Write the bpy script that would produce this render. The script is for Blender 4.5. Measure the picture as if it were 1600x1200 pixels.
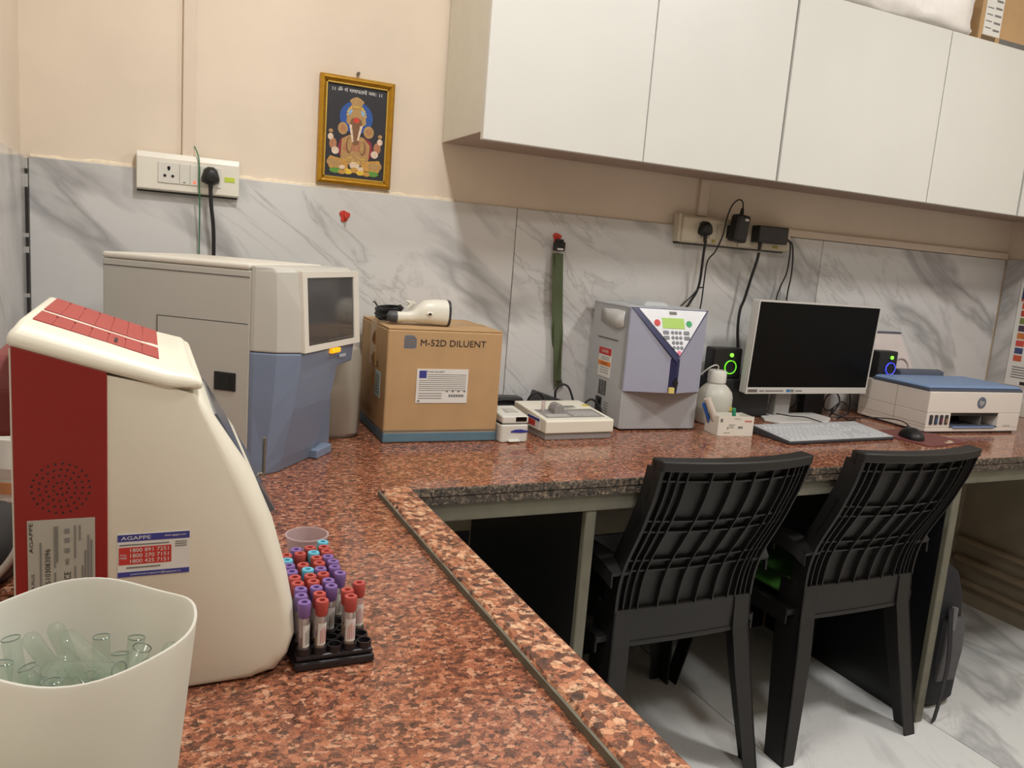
import bpy, bmesh, math, random
from mathutils import Vector, Matrix
random.seed(7)
for o in list(bpy.data.objects): bpy.data.objects.remove(o)
S = bpy.context.scene
COL = S.collection
PI = math.pi

# ------------------------------------------------------------------ camera, world, lights, exposure
CT = 0.815            # counter height
def cam_axes(yaw, pitch, roll):
    cy, sy = math.cos(yaw), math.sin(yaw)
    f = Vector((sy*math.cos(pitch), cy*math.cos(pitch), math.sin(pitch)))
    r0 = Vector((cy, -sy, 0)); u0 = r0.cross(f)
    r = math.cos(roll)*r0 + math.sin(roll)*u0
    u = -math.sin(roll)*r0 + math.cos(roll)*u0
    return r, u, f
cd = bpy.data.cameras.new('camera'); cam = bpy.data.objects.new('camera', cd); COL.objects.link(cam)
r_, u_, f_ = cam_axes(0.43802744, -0.160310724, 0.078937811)
m = Matrix((r_, u_, -f_)).transposed().to_4x4(); m.translation = (0, 0, 1.28)
cam.matrix_world = m
cd.sensor_width = 36; cd.lens = 1242.75*36/1600; cd.clip_start = .02
S.camera = cam
w = bpy.data.worlds.new('world'); S.world = w; w.use_nodes = True
w.node_tree.nodes['Background'].inputs[0].default_value = (.75, .78, .8, 1)
w.node_tree.nodes['Background'].inputs[1].default_value = .15
S.view_settings.view_transform = 'Standard'; S.view_settings.look = 'None'
S.view_settings.gamma = 1; S.view_settings.use_curve_mapping = False
S.view_settings.exposure = -0.06
S.cycles.transparent_max_bounces = 32
CEIL = 2.75
def area(name, loc, sx, sy, power, col):
    d = bpy.data.lights.new(name, 'AREA'); d.shape = 'RECTANGLE'; d.size = sx; d.size_y = sy
    d.energy = power; d.color = col
    o = bpy.data.objects.new(name, d); COL.objects.link(o); o.location = loc
    return o
PANELS = [(.42, 1.0, .14, 19), (2.15, .55, .32, 26), (.75, -.35, .32, 17)]
for i, (x, y, s, p) in enumerate(PANELS):
    area('panel_light', (x, y, CEIL-.045), s*.92, s*.92, p, (1, .985, .955))

# ------------------------------------------------------------------ helpers
def lin(c):
    out = []
    for v in c[:3]:
        v /= 255.
        out.append(v/12.92 if v <= .04045 else ((v+.055)/1.055)**2.4)
    return (*out, 1)
MATS = {}
def nodes(name):
    m = bpy.data.materials.new(name); m.use_nodes = True
    nt = m.node_tree; b = nt.nodes['Principled BSDF']
    return m, nt, b
def ramp(nt, fac, stops, interp='LINEAR'):
    n = nt.nodes.new('ShaderNodeValToRGB'); n.color_ramp.interpolation = interp
    el = n.color_ramp.elements
    while len(el) > 1: el.remove(el[0])
    el[0].position = stops[0][0]; el[0].color = stops[0][1]
    for p, c in stops[1:]:
        e = el.new(p); e.color = c
    nt.links.new(fac, n.inputs[0]); return n
def coords(nt, kind='Object', scale=(1, 1, 1), rot=(0, 0, 0), rnd=0):
    tc = nt.nodes.new('ShaderNodeTexCoord'); mp = nt.nodes.new('ShaderNodeMapping')
    mp.inputs['Scale'].default_value = scale; mp.inputs['Rotation'].default_value = rot
    nt.links.new(tc.outputs[kind], mp.inputs['Vector'])
    if rnd:
        oi = nt.nodes.new('ShaderNodeObjectInfo'); ml = nt.nodes.new('ShaderNodeMath'); ml.operation = 'MULTIPLY'
        ml.inputs[1].default_value = rnd; nt.links.new(oi.outputs['Random'], ml.inputs[0])
        nt.links.new(ml.outputs[0], mp.inputs['Location'])
    return mp.outputs[0]
def noise(nt, vec, scale, detail=3, rough=.5, dist=0):
    n = nt.nodes.new('ShaderNodeTexNoise'); n.inputs['Scale'].default_value = scale
    n.inputs['Detail'].default_value = detail; n.inputs['Roughness'].default_value = rough
    n.inputs['Distortion'].default_value = dist
    nt.links.new(vec, n.inputs['Vector']); return n
def bump(nt, b, h, strength, dist=.002):
    n = nt.nodes.new('ShaderNodeBump'); n.inputs['Strength'].default_value = strength; n.inputs['Distance'].default_value = dist
    nt.links.new(h, n.inputs['Height']); nt.links.new(n.outputs[0], b.inputs['Normal'])
def mix(nt, fac, a, c, mode='MIX'):
    n = nt.nodes.new('ShaderNodeMix'); n.data_type = 'RGBA'; n.blend_type = mode
    if isinstance(fac, (int, float)): n.inputs[0].default_value = fac
    else: nt.links.new(fac, n.inputs[0])
    for i, v in ((6, a), (7, c)):
        if isinstance(v, tuple): n.inputs[i].default_value = v
        else: nt.links.new(v, n.inputs[i])
    return n.outputs[2]
def mat(name, col, rough=.5, metal=0, var=.05, scale=25, bmp=0, bscale=300, emit=0, spec=.5, alpha=1, trans=0, coat=0):
    if name in MATS: return MATS[name]
    m, nt, b = nodes(name)
    c = lin(col)
    v = coords(nt); n = noise(nt, v, scale, 4)
    lo = tuple(x*(1-var) for x in c[:3])+(1,); hi = tuple(min(1, x*(1+var)) for x in c[:3])+(1,)
    rp = ramp(nt, n.outputs[0], [(.3, lo), (.7, hi)])
    nt.links.new(rp.outputs[0], b.inputs['Base Color'])
    b.inputs['Roughness'].default_value = rough; b.inputs['Metallic'].default_value = metal
    b.inputs['Specular IOR Level'].default_value = spec
    b.inputs['Coat Weight'].default_value = coat
    b.inputs['Transmission Weight'].default_value = trans
    b.inputs['Alpha'].default_value = alpha
    if bmp: bump(nt, b, noise(nt, v, bscale, 2).outputs[0], bmp)
    if emit:
        b.inputs['Emission Color'].default_value = c; b.inputs['Emission Strength'].default_value = emit
    MATS[name] = m; return m
def translucent(name, col, tl=.4, clear=.0, rough=.35):
    m, nt, b = nodes(name); c = lin(col)
    v = coords(nt); n = noise(nt, v, 12, 2)
    rp = ramp(nt, n.outputs[0], [(.3, tuple(x*.96 for x in c[:3])+(1,)), (.7, c)])
    nt.links.new(rp.outputs[0], b.inputs['Base Color']); b.inputs['Roughness'].default_value = rough
    t = nt.nodes.new('ShaderNodeBsdfTranslucent'); nt.links.new(rp.outputs[0], t.inputs[0])
    mx = nt.nodes.new('ShaderNodeMixShader'); mx.inputs[0].default_value = tl
    nt.links.new(b.outputs[0], mx.inputs[1]); nt.links.new(t.outputs[0], mx.inputs[2])
    out = nt.nodes['Material Output']; last = mx
    if clear:
        tr = nt.nodes.new('ShaderNodeBsdfTransparent'); tr.inputs[0].default_value = c
        m2 = nt.nodes.new('ShaderNodeMixShader'); m2.inputs[0].default_value = clear
        nt.links.new(mx.outputs[0], m2.inputs[1]); nt.links.new(tr.outputs[0], m2.inputs[2]); last = m2
    nt.links.new(last.outputs[0], out.inputs[0]); MATS[name] = m; return m
def glass(name, col, clear=.75, rough=.03, edge=.15):
    m, nt, b = nodes(name); c = lin(col)
    v = coords(nt); n = noise(nt, v, 40, 2)
    rp = ramp(nt, n.outputs[0], [(.3, tuple(x*.97 for x in c[:3])+(1,)), (.7, c)])
    nt.links.new(rp.outputs[0], b.inputs['Base Color'])
    b.inputs['Roughness'].default_value = rough; b.inputs['Specular IOR Level'].default_value = .8
    tr = nt.nodes.new('ShaderNodeBsdfTransparent'); tr.inputs[0].default_value = c
    lw = nt.nodes.new('ShaderNodeLayerWeight'); lw.inputs[0].default_value = .35
    mr = nt.nodes.new('ShaderNodeMapRange'); mr.inputs[3].default_value = clear; mr.inputs[4].default_value = edge
    nt.links.new(lw.outputs['Facing'], mr.inputs[0])
    mx = nt.nodes.new('ShaderNodeMixShader'); nt.links.new(mr.outputs[0], mx.inputs[0])
    nt.links.new(b.outputs[0], mx.inputs[1]); nt.links.new(tr.outputs[0], mx.inputs[2])
    nt.links.new(mx.outputs[0], nt.nodes['Material Output'].inputs[0]); MATS[name] = m; return m

def thin_glass(name, col, haze=.05):
    m, nt, b = nodes(name); c = lin(col)
    v = coords(nt); n = noise(nt, v, 40, 2)
    rp = ramp(nt, n.outputs[0], [(.3, tuple(x*.98 for x in c[:3])+(1,)), (.7, c)])
    nt.links.new(rp.outputs[0], b.inputs['Base Color']); b.inputs['Roughness'].default_value = .04
    tr = nt.nodes.new('ShaderNodeBsdfTransparent'); tr.inputs[0].default_value = c
    gl = nt.nodes.new('ShaderNodeBsdfGlossy'); gl.inputs['Roughness'].default_value = .03
    lw = nt.nodes.new('ShaderNodeLayerWeight'); lw.inputs[0].default_value = .5
    pw = nt.nodes.new('ShaderNodeMath'); pw.operation = 'POWER'; pw.inputs[1].default_value = 3.5; nt.links.new(lw.outputs['Facing'], pw.inputs[0])
    fr = nt.nodes.new('ShaderNodeMath'); fr.operation = 'MULTIPLY_ADD'; fr.inputs[1].default_value = .75; fr.inputs[2].default_value = .05; nt.links.new(pw.outputs[0], fr.inputs[0])
    m1 = nt.nodes.new('ShaderNodeMixShader'); nt.links.new(fr.outputs[0], m1.inputs[0]); nt.links.new(tr.outputs[0], m1.inputs[1]); nt.links.new(gl.outputs[0], m1.inputs[2])
    m2 = nt.nodes.new('ShaderNodeMixShader'); m2.inputs[0].default_value = haze; nt.links.new(m1.outputs[0], m2.inputs[1]); nt.links.new(b.outputs[0], m2.inputs[2])
    nt.links.new(m2.outputs[0], nt.nodes['Material Output'].inputs[0]); MATS[name] = m; return m
def sm(pts, n=6, closed=False):
    P = [Vector(p) for p in pts]; out = []; N = len(P)
    rng = range(N if closed else N-1)
    for i in rng:
        p1, p2 = P[i], P[(i+1) % N]
        p0 = P[(i-1) % N] if (closed or i > 0) else p1*2-p2
        p3 = P[(i+2) % N] if (closed or i+2 < N) else p2*2-p1
        for k in range(n):
            t = k/n
            out.append(.5*((2*p1)+(p2-p0)*t+(2*p0-5*p1+4*p2-p3)*t*t+(3*p1-p0-3*p2+p3)*t**3))
    if not closed: out.append(P[-1])
    return out
class MB:
    def __init__(s): s.v = []; s.f = []; s.mi = []; s.cur = 0
    def add(s, vs, fs):
        b = len(s.v); s.v += [Vector(v) for v in vs]; s.f += [tuple(i+b for i in f) for f in fs]; s.mi += [s.cur]*len(fs); return s
    def mt(s, i): s.cur = i; return s
    def box(s, x0, x1, y0, y1, z0, z1):
        return s.add([(x, y, z) for x in (x0, x1) for y in (y0, y1) for z in (z0, z1)],
                     [(0, 1, 3, 2), (4, 6, 7, 5), (0, 4, 5, 1), (2, 3, 7, 6), (0, 2, 6, 4), (1, 5, 7, 3)])
    def prism(s, poly, ax, a0, a1):
        n = len(poly)
        def P(p, a): return {'x': (a, p[0], p[1]), 'y': (p[0], a, p[1]), 'z': (p[0], p[1], a)}[ax]
        return s.add([P(p, a0) for p in poly]+[P(p, a1) for p in poly],
                     [tuple(range(n)), tuple(range(2*n-1, n-1, -1))]+[(i, (i+1) % n, n+(i+1) % n, n+i) for i in range(n)])
    def loft(s, rings, cap0=True, cap1=True, closed=True):
        n = len(rings[0]); b = [v for r in rings for v in r]; fs = []
        for j in range(len(rings)-1):
            for i in range(n if closed else n-1):
                fs.append((j*n+i, j*n+(i+1) % n, (j+1)*n+(i+1) % n, (j+1)*n+i))
        if cap0: fs.append(tuple(range(n)))
        if cap1: fs.append(tuple(range((len(rings)-1)*n, len(rings)*n)))
        return s.add(b, fs)
    def lathe(s, prof, c=(0, 0, 0), n=24, ax='z', cap0=True, cap1=True):
        R = []
        for r, h in prof:
            ring = []
            for i in range(n):
                a = 2*PI*i/n; p = (r*math.cos(a), r*math.sin(a))
                q = {'z': (p[0], p[1], h), 'y': (p[0], h, p[1]), 'x': (h, p[0], p[1])}[ax]
                ring.append((c[0]+q[0], c[1]+q[1], c[2]+q[2]))
            R.append(ring)
        return s.loft(R, cap0, cap1)
    def cyl(s, c, r, h, ax='z', n=20, r2=None):
        return s.lathe([(r, 0), (r if r2 is None else r2, h)], c, n, ax)
    def tube(s, pts, r, n=8, closed=False):
        P = [Vector(p) for p in pts]; R = []; up = None
        for i, p in enumerate(P):
            a = P[i-1] if (i or closed) else p; c = P[(i+1) % len(P)] if (i+1 < len(P) or closed) else p
            t = (c-a)
            t = t.normalized() if t.length > 1e-9 else Vector((0, 0, 1))
            if up is None:
                up = Vector((0, 0, 1)) if abs(t.z) < .9 else Vector((1, 0, 0))
            x = t.cross(up)
            if x.length < 1e-6: x = t.cross(Vector((1, .3, 0)))
            x.normalize(); up = x.cross(t).normalized()
            rr = r[i] if isinstance(r, (list, tuple)) else r
            R.append([p+(x*math.cos(2*PI*k/n)+up*math.sin(2*PI*k/n))*rr for k in range(n)])
        if closed: R.append(R[0]); return s.loft(R, False, False)
        return s.loft(R)
    def strip(s, pts, wdir, wid, th):     # flat ribbon along a path
        P = [Vector(p) for p in pts]; R = []
        for i, p in enumerate(P):
            wd = Vector(wdir[i] if isinstance(wdir, list) else wdir).normalized()
            t = (P[min(i+1, len(P)-1)]-P[max(i-1, 0)]).normalized(); nn = t.cross(wd).normalized()
            ww = wid[i] if isinstance(wid, (list, tuple)) else wid
            R.append([p+wd*ww/2+nn*th/2, p-wd*ww/2+nn*th/2, p-wd*ww/2-nn*th/2, p+wd*ww/2-nn*th/2])
        return s.loft(R)
    def ball(s, c, r, n=16, mth=10):
        rx, ry, rz = r if isinstance(r, tuple) else (r, r, r); R = []
        for j in range(mth+1):
            t = PI*(j/mth)*.999+.0005
            R.append([(c[0]+rx*math.sin(t)*math.cos(2*PI*i/n), c[1]+ry*math.sin(t)*math.sin(2*PI*i/n), c[2]-rz*math.cos(t)) for i in range(n)])
        return s.loft(R)
    def disc(s, c, r, y, n=14, rz=None, th=.0006):       # thin plate facing -y, in (x,z)
        rz = rz or r
        return s.prism([(c[0]+r*math.cos(2*PI*i/n), c[1]+rz*math.sin(2*PI*i/n)) for i in range(n)], 'y', y, y-th)
    def xf(s, M):
        s.v = [M @ v for v in s.v]; return s
    def build(s, name, mats, parent=None, bevel=0, seg=2, smooth=0, solid=0):
        me = bpy.data.meshes.new(name); me.from_pydata([tuple(v) for v in s.v], [], s.f)
        for i, p in enumerate(me.polygons): p.material_index = s.mi[i]
        bm = bmesh.new(); bm.from_mesh(me); bmesh.ops.recalc_face_normals(bm, faces=bm.faces)
        if smooth:
            th = math.radians(smooth)
            for f in bm.faces: f.smooth = True
            for e in bm.edges:
                e.smooth = not (len(e.link_faces) == 2 and e.calc_face_angle(0) > th)
        bm.to_mesh(me); bm.free()
        for mm in (mats if isinstance(mats, list) else [mats]): me.materials.append(mm)
        o = bpy.data.objects.new(name, me); COL.objects.link(o)
        if parent: o.parent = parent
        if bevel:
            md = o.modifiers.new('bevel', 'BEVEL'); md.width = bevel; md.segments = seg; md.limit_method = 'ANGLE'; md.angle_limit = math.radians(35)
            md.harden_normals = False
        if solid:
            md = o.modifiers.new('solid', 'SOLIDIFY'); md.thickness = solid; md.offset = 0
        return o
def tag(o, label=None, cat=None, group=None, kind=None):
    if label: o['label'] = label
    if cat: o['category'] = cat
    if group: o['group'] = group
    if kind: o['kind'] = kind
    return o
def thing(name, label, cat, loc=(0, 0, 0), rz=0, group=None):
    o = bpy.data.objects.new(name, None); COL.objects.link(o); o.empty_display_size = .02
    o.location = loc; o.rotation_euler = (0, 0, rz); return tag(o, label, cat, group)
def struct(name, mb, m, label=None, **k):
    o = mb.build(name, m, **k); o['kind'] = 'structure'
    if label: o['label'] = label
    return o
def copy_tree(o, parent=None):
    c = o.copy(); COL.objects.link(c); c.parent = parent
    for ch in o.children: copy_tree(ch, c)
    return c
FNT = {}
def text(body, m, parent, org, u, v, height=None, width=None, name='lettering', align='CENTER', th=.0004, bold=0):
    cu = bpy.data.curves.new('t', 'FONT'); cu.body = body; cu.size = 1; cu.align_x = align; cu.align_y = 'CENTER'
    cu.resolution_u = 3; cu.offset = bold; cu.extrude = .0
    ob = bpy.data.objects.new('t', cu); COL.objects.link(ob)
    dg = bpy.context.evaluated_depsgraph_get(); dg.update()
    me = bpy.data.meshes.new_from_object(ob.evaluated_get(dg)); bpy.data.objects.remove(ob)
    if not len(me.vertices): return None
    xs = [q.co.x for q in me.vertices]; ys = [q.co.y for q in me.vertices]
    wd, ht = max(xs)-min(xs), max(ys)-min(ys)
    cx = (max(xs)+min(xs))/2 if align == 'CENTER' else min(xs); cyy = (max(ys)+min(ys))/2
    sx = sy = 1
    if width: sx = width/wd; sy = sx
    if height: sy = height/ht; sx = sx if width else sy
    u = Vector(u).normalized(); v = Vector(v).normalized(); nn = u.cross(v)
    org = Vector(org)
    bm = bmesh.new(); bm.from_mesh(me)
    for q in bm.verts: q.co = org+u*(q.co.x-cx)*sx+v*(q.co.y-cyy)*sy+nn*th
    bm.to_mesh(me); bm.free(); me.materials.clear(); me.materials.append(m)
    o = bpy.data.objects.new(name, me); COL.objects.link(o)
    if parent: o.parent = parent
    return o

# ------------------------------------------------------------------ surface materials
def marble(name, base, vein, rot, rnd=9., rough=.15, stretch=(1, 1, 3.4)):
    m, nt, b = nodes(name)
    tc = nt.nodes.new('ShaderNodeTexCoord')
    mp = nt.nodes.new('ShaderNodeMapping'); mp.inputs['Rotation'].default_value = rot
    oi = nt.nodes.new('ShaderNodeObjectInfo'); ml = nt.nodes.new('ShaderNodeMath'); ml.operation = 'MULTIPLY'; ml.inputs[1].default_value = rnd
    nt.links.new(oi.outputs['Random'], ml.inputs[0]); nt.links.new(ml.outputs[0], mp.inputs['Location'])
    nt.links.new(tc.outputs['Object'], mp.inputs['Vector'])
    st = nt.nodes.new('ShaderNodeMapping'); st.inputs['Scale'].default_value = stretch; nt.links.new(mp.outputs[0], st.inputs['Vector'])
    # broad soft smoky streaks
    n1 = noise(nt, st.outputs[0], 1.5, 4, .5, .5); r1 = ramp(nt, n1.outputs[0], [(.54, (0, 0, 0, 1)), (.63, (.55,)*3+(1,)), (.69, (.2,)*3+(1,)), (.78, (.4,)*3+(1,))])
    n2 = noise(nt, st.outputs[0], 2.6, 8, .6, 1.1)
    ab = nt.nodes.new('ShaderNodeMath'); ab.operation = 'SUBTRACT'; ab.inputs[1].default_value = .5; nt.links.new(n2.outputs[0], ab.inputs[0])
    a2 = nt.nodes.new('ShaderNodeMath'); a2.operation = 'ABSOLUTE'; nt.links.new(ab.outputs[0], a2.inputs[0])
    r2 = ramp(nt, a2.outputs[0], [(0, (.34,)*3+(1,)), (.014, (.12,)*3+(1,)), (.04, (0, 0, 0, 1))])
    n3 = noise(nt, st.outputs[0], 1.0, 3, .5, .3); r3 = ramp(nt, n3.outputs[0], [(.44, (0, 0, 0, 1)), (.6, (1, 1, 1, 1))])
    vv = mix(nt, 1., r2.outputs[0], r3.outputs[0], 'MULTIPLY')
    ad = nt.nodes.new('ShaderNodeMath'); ad.operation = 'MAXIMUM'; nt.links.new(r1.outputs[0], ad.inputs[0]); nt.links.new(vv, ad.inputs[1])
    c = mix(nt, ad.outputs[0], lin(base), lin(vein))
    nt.links.new(c, b.inputs['Base Color']); b.inputs['Roughness'].default_value = rough
    MATS[name] = m; return m
def granite(name, cells, scale, rough, bmpv=0, stretch=(1, 1.0, 1)):
    m, nt, b = nodes(name)
    v = coords(nt, 'Object', stretch)
    nw = noise(nt, v, scale*.9, 2); wv = mix(nt, .012, v, nw.outputs[1], 'ADD')
    vo = nt.nodes.new('ShaderNodeTexVoronoi'); vo.inputs['Scale'].default_value = scale; nt.links.new(wv, vo.inputs['Vector'])
    sep = nt.nodes.new('ShaderNodeSeparateColor'); nt.links.new(vo.outputs['Color'], sep.inputs[0])
    c1 = ramp(nt, sep.outputs[0], cells, 'LINEAR')
    n2 = noise(nt, v, scale*.8, 5, .75); r2 = ramp(nt, n2.outputs[0], [(.50, (0, 0, 0, 1)), (.62, (.9,)*3+(1,))])
    c2 = mix(nt, r2.outputs[0], c1.outputs[0], lin((58, 48, 44)))
    ve = nt.nodes.new('ShaderNodeTexVoronoi'); ve.feature = 'DISTANCE_TO_EDGE'; ve.inputs['Scale'].default_value = scale; nt.links.new(wv, ve.inputs['Vector'])
    r3 = ramp(nt, ve.outputs['Distance'], [(0, (.62, .6, .6, 1)), (.1, (1, 1, 1, 1))])
    c3 = mix(nt, 1., c2, r3.outputs[0], 'MULTIPLY')
    n4 = noise(nt, v, scale*4, 3); r4 = ramp(nt, n4.outputs[0], [(.3, (.75,)*3+(1,)), (.7, (1.15,)*3+(1,))])
    c4 = mix(nt, 1., c3, r4.outputs[0], 'MULTIPLY')
    nt.links.new(c4, b.inputs['Base Color']); b.inputs['Roughness'].default_value = rough
    if bmpv: bump(nt, b, n2.outputs[0], bmpv, .004)
    MATS[name] = m; return m
WALLT = marble('marble_wall', (212, 212, 211), (104, 104, 108), (0, math.radians(-38), 0))
WALLT2 = marble('marble_side_wall', (205, 204, 202), (125, 125, 126), (math.radians(40), 0, 0))
FLOORT = marble('marble_floor', (232, 233, 232), (134, 138, 142), (0, 0, math.radians(28)), rough=.12, stretch=(3.2, 1, 1))
GRAN = granite('granite_polished', [(0, lin((92, 62, 50))), (.25, lin((138, 86, 66))), (.55, lin((170, 106, 78))), (.8, lin((186, 124, 94))), (1, lin((204, 154, 124)))], 140, .13, 0, (1.0, 1.25, 1))
GRANL = granite('granite_lip', [(0, lin((90, 62, 50))), (.3, lin((160, 100, 72))), (.6, lin((200, 135, 100))), (1, lin((226, 182, 146)))], 105, .35, .2)
GRANE = granite('granite_edge', [(0, lin((40, 38, 36))), (.5, lin((88, 80, 70))), (.8, lin((125, 112, 96))), (1, lin((160, 140, 120)))], 190, .55, .5)
PLASTER = mat('plaster_cream', (224, 210, 192), .75, var=.04, scale=5, bmp=.08, bscale=120)
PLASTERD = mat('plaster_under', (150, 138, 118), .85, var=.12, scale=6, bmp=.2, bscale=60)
CEILM = mat('ceiling_white', (228, 224, 216), .8, var=.02)
STONE = mat('grey_stone', (112, 110, 96), .7, var=.15, scale=20, bmp=.3, bscale=80)
BLACKST = mat('black_stone', (26, 27, 30), .3, var=.2, scale=60)
GROUT = mat('grout_dark', (52, 50, 48), .85)
CREAMR = mat('cream_filler', (228, 214, 190), .8, var=.1, scale=60, bmp=.5, bscale=80)
WHITE = mat('cabinet_white', (214, 214, 209), .38, var=.012, scale=6)
CARC = mat('cabinet_side_white', (214, 211, 198), .45, var=.02)
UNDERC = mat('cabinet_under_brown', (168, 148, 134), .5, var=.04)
TRUNK = mat('trunking_cream', (218, 203, 186), .5, var=.02)
BLK = mat('black_plastic', (24, 24, 26), .45, var=.15)
BLKG = mat('black_gloss', (8, 9, 11), .12, var=.2)
CABLE = mat('black_cable', (22, 22, 24), .5, var=.1)
INK = mat('ink_dark', (46, 40, 36), .7)
INKG = mat('ink_grey', (120, 118, 114), .7)
PAPER = mat('paper_white', (222, 221, 216), .6, var=.02)
INKB = mat('ink_blue', (58, 62, 140), .6)
INKR = mat('ink_red', (190, 52, 46), .6)

# ------------------------------------------------------------------ room shell
XL, XR, YB, YF = -.244, 3.10, 2.10, -2.2
TT = 1.412   # top of the wall tiles
wb = struct('wall_back', MB().box(XL-.1, XR+.1, YB+.008, YB+.1, 0, CEIL), PLASTER, 'cream plastered back wall above a marble tile band')
wl = struct('wall_left', MB().box(XL-.1, XL-.008, YF, YB+.1, 0, CEIL), PLASTER, 'cream plastered left wall with a marble tile band')
wr = struct('wall_right', MB().box(XR+.008, XR+.1, YF, YB+.1, 0, CEIL), PLASTER, 'right side wall with marble tiles above the counter')
struct('wall_front', MB().box(XL-.1, XR+.1, YF-.1, YF, 0, CEIL), mat('plaster_taupe', (168, 158, 146), .8))  # unseen wall, its colour darkened to cut the bounced light
struct('ceiling', MB().box(XL-.1, XR+.1, YF-.1, YB+.1, CEIL, CEIL+.08), CEILM)
fl = struct('floor', MB().box(XL-.1, XR+.1, YF-.1, YB+.1, -.06, -.004), GROUT, 'floor of large white marble tiles with grey veins')
def tile(parent, b, m, name='tile', bev=.0012):
    x0, x1, y0, y1, z0, z1 = b; c = Vector(((x0+x1)/2, (y0+y1)/2, (z0+z1)/2))
    o = MB().box(x0-c.x, x1-c.x, y0-c.y, y1-c.y, z0-c.z, z1-c.z).build(name, m, parent, bevel=bev, seg=1); o.location = c; return o
g = .0012
for x0, x1 in ((XL+.006, .958), (.958, 2.125), (2.125, XR-.004)):
    tile(wb, (x0+g, x1-g, YB, YB+.0085, CT-.03, TT), WALLT)
for y0, y1 in ((.6, 1.52), (1.52, YB-.004)):
    tile(wl, (XL-.0085, XL, y0+g, y1-g, CT-.03, TT), WALLT2)
for y0, y1 in ((.9, YB-.003),):
    tile(wr, (XR, XR+.0085, y0+g, y1-g, CT-.03, TT+.003), WALLT2)
MB().box(XL-.002, XL+.0055, YB+.001, YB+.009, CT, TT-.004).build('corner_joint', mat('grout_pale', (190, 188, 184), .8), wb)
for z0_, z1_ in ((CT, .9), (.905, 1.0), (1.006, 1.1), (1.11, 1.2), (1.215, 1.235), (1.245, 1.345), (1.375, 1.385)): MB().box(XL-.001, XL+.0055, YB-.0005, YB+.001, z0_, z1_).build('joint_gap', GROUT, wb)
# floor tiles 0.6 x 1.2
for xa in (-.262, .338, .938, 1.538, 2.138, 2.738):
    for ya in (-2.65, -1.45, -.25, .95):
        x0, x1, y0, y1 = max(xa, XL-.008), min(xa+.6, XR+.008), max(ya, YF), min(ya+1.2, YB+.008)
        tile(fl, (x0+.0018, x1-.0018, y0+.0018, y1-.0018, -.012, 0), FLOORT)
# rough filler ridge along the tile top, left half
rb = random.Random(3); R = []
for i in range(40):
    x = XL+.01+i*(1.0/39); h = .004+.007*rb.random()
    R.append([(x, YB+.0085, TT-.001), (x, YB+.001+.003*rb.random(), TT), (x, YB+.003, TT+h*.6), (x, YB+.0085, TT+h)])
MB().loft(R).build('filler_ridge', CREAMR, wb, smooth=60)
# under-counter cladding on the back wall and the thin pipes on the right wall
MB().box(.91, 2.08, YB-.006, YB+.008, 0, .41).build('cladding', BLACKST, wb)
MB().box(.474, .88, YB-.004, YB+.008, 0, .46).build('cladding', BLACKST, wb)
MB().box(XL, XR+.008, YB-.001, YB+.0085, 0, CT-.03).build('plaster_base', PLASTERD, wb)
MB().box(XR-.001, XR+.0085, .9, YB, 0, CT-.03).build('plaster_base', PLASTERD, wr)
PIPE = mat('pipe_cream', (150, 132, 110), .5)
for i, (z, r) in enumerate(((.268, .013), (.185, .016), (.095, .014))):
    o = MB().tube([(XR-.02, .95, z-.012), (XR-.02, YB-.02, z)], r, 12).build('water_pipe', PIPE, smooth=50)
    tag(o, ['topmost cream pipe along right wall under the counter', 'middle cream pipe along right wall under the counter', 'lowest cream pipe just above the floor on right wall'][i], 'pipe', 'pipes under the counter')
    if i < 3:
        for y in (1.2, 1.75): MB().tube([(XR-.02, y-.01, z-.004), (XR-.02, y+.01, z-.004)], r+.004, 12).build('pipe_clip', PIPE, o, smooth=50)

# ceiling light panels (the lamps the light comes from)
LMP = mat('lamp_diffuser', (255, 247, 232), .5, emit=1.2)
for i, (x, y, s, p) in enumerate(PANELS):
    t = thing('ceiling_light', ['small square ceiling light over the corner of the counter', 'square ceiling light in front of the wall cabinets', 'square ceiling light behind the photographer'][i], 'ceiling light', (x, y, CEIL), 0, 'ceiling lights')
    h = s/2
    f = MB(); f.box(-h-.02, h+.02, -h-.02, -h, -.03, 0); f.box(-h-.02, h+.02, h, h+.02, -.03, 0); f.box(-h-.02, -h, -h, h, -.03, 0); f.box(h, h+.02, -h, h, -.03, 0)
    f.build('frame', WHITE, t); MB().box(-h, h, -h, h, -.03, -.02).build('diffuser', LMP, t)

# ------------------------------------------------------------------ counter
ct = thing('countertop', 'L-shaped reddish brown polished granite worktop with raised lip', 'countertop', (XL, YB, CT))
def W(mb):   # world-coordinate mesh -> parent-local
    return mb
def child_world(mb, name, m, parent, **k):
    inv = parent_matrix(parent).inverted(); mb.xf(inv); return mb.build(name, m, parent, **k)
def parent_matrix(p):
    M = Matrix.Translation(p.location) @ p.rotation_euler.to_matrix().to_4x4()
    return parent_matrix(p.parent) @ M if p.parent else M
LX = .458     # inner edge of the left counter
YC = 1.43     # front edge of the back counter
child_world(MB().box(XL, LX, .12, YB, CT-.018, CT), 'left_slab', GRAN, ct)
child_world(MB().box(LX, XR, YC+.002, YB, CT-.018, CT), 'back_slab', GRAN, ct)
child_world(MB().box(LX+.001, XR, YC, YC+.03, CT-.0185, CT-.0006), 'edge_band', GRANE, ct, bevel=.002)
child_world(MB().box(LX+.001, XR, YC+.0015, YC+.03, CT-.037, CT-.0195), 'edge_band', GRANE, ct, bevel=.002)
child_world(MB().box(LX-.02, LX, .12, YC, CT-.037, CT-.0185), 'edge_band', GRANE, ct, bevel=.002)
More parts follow.
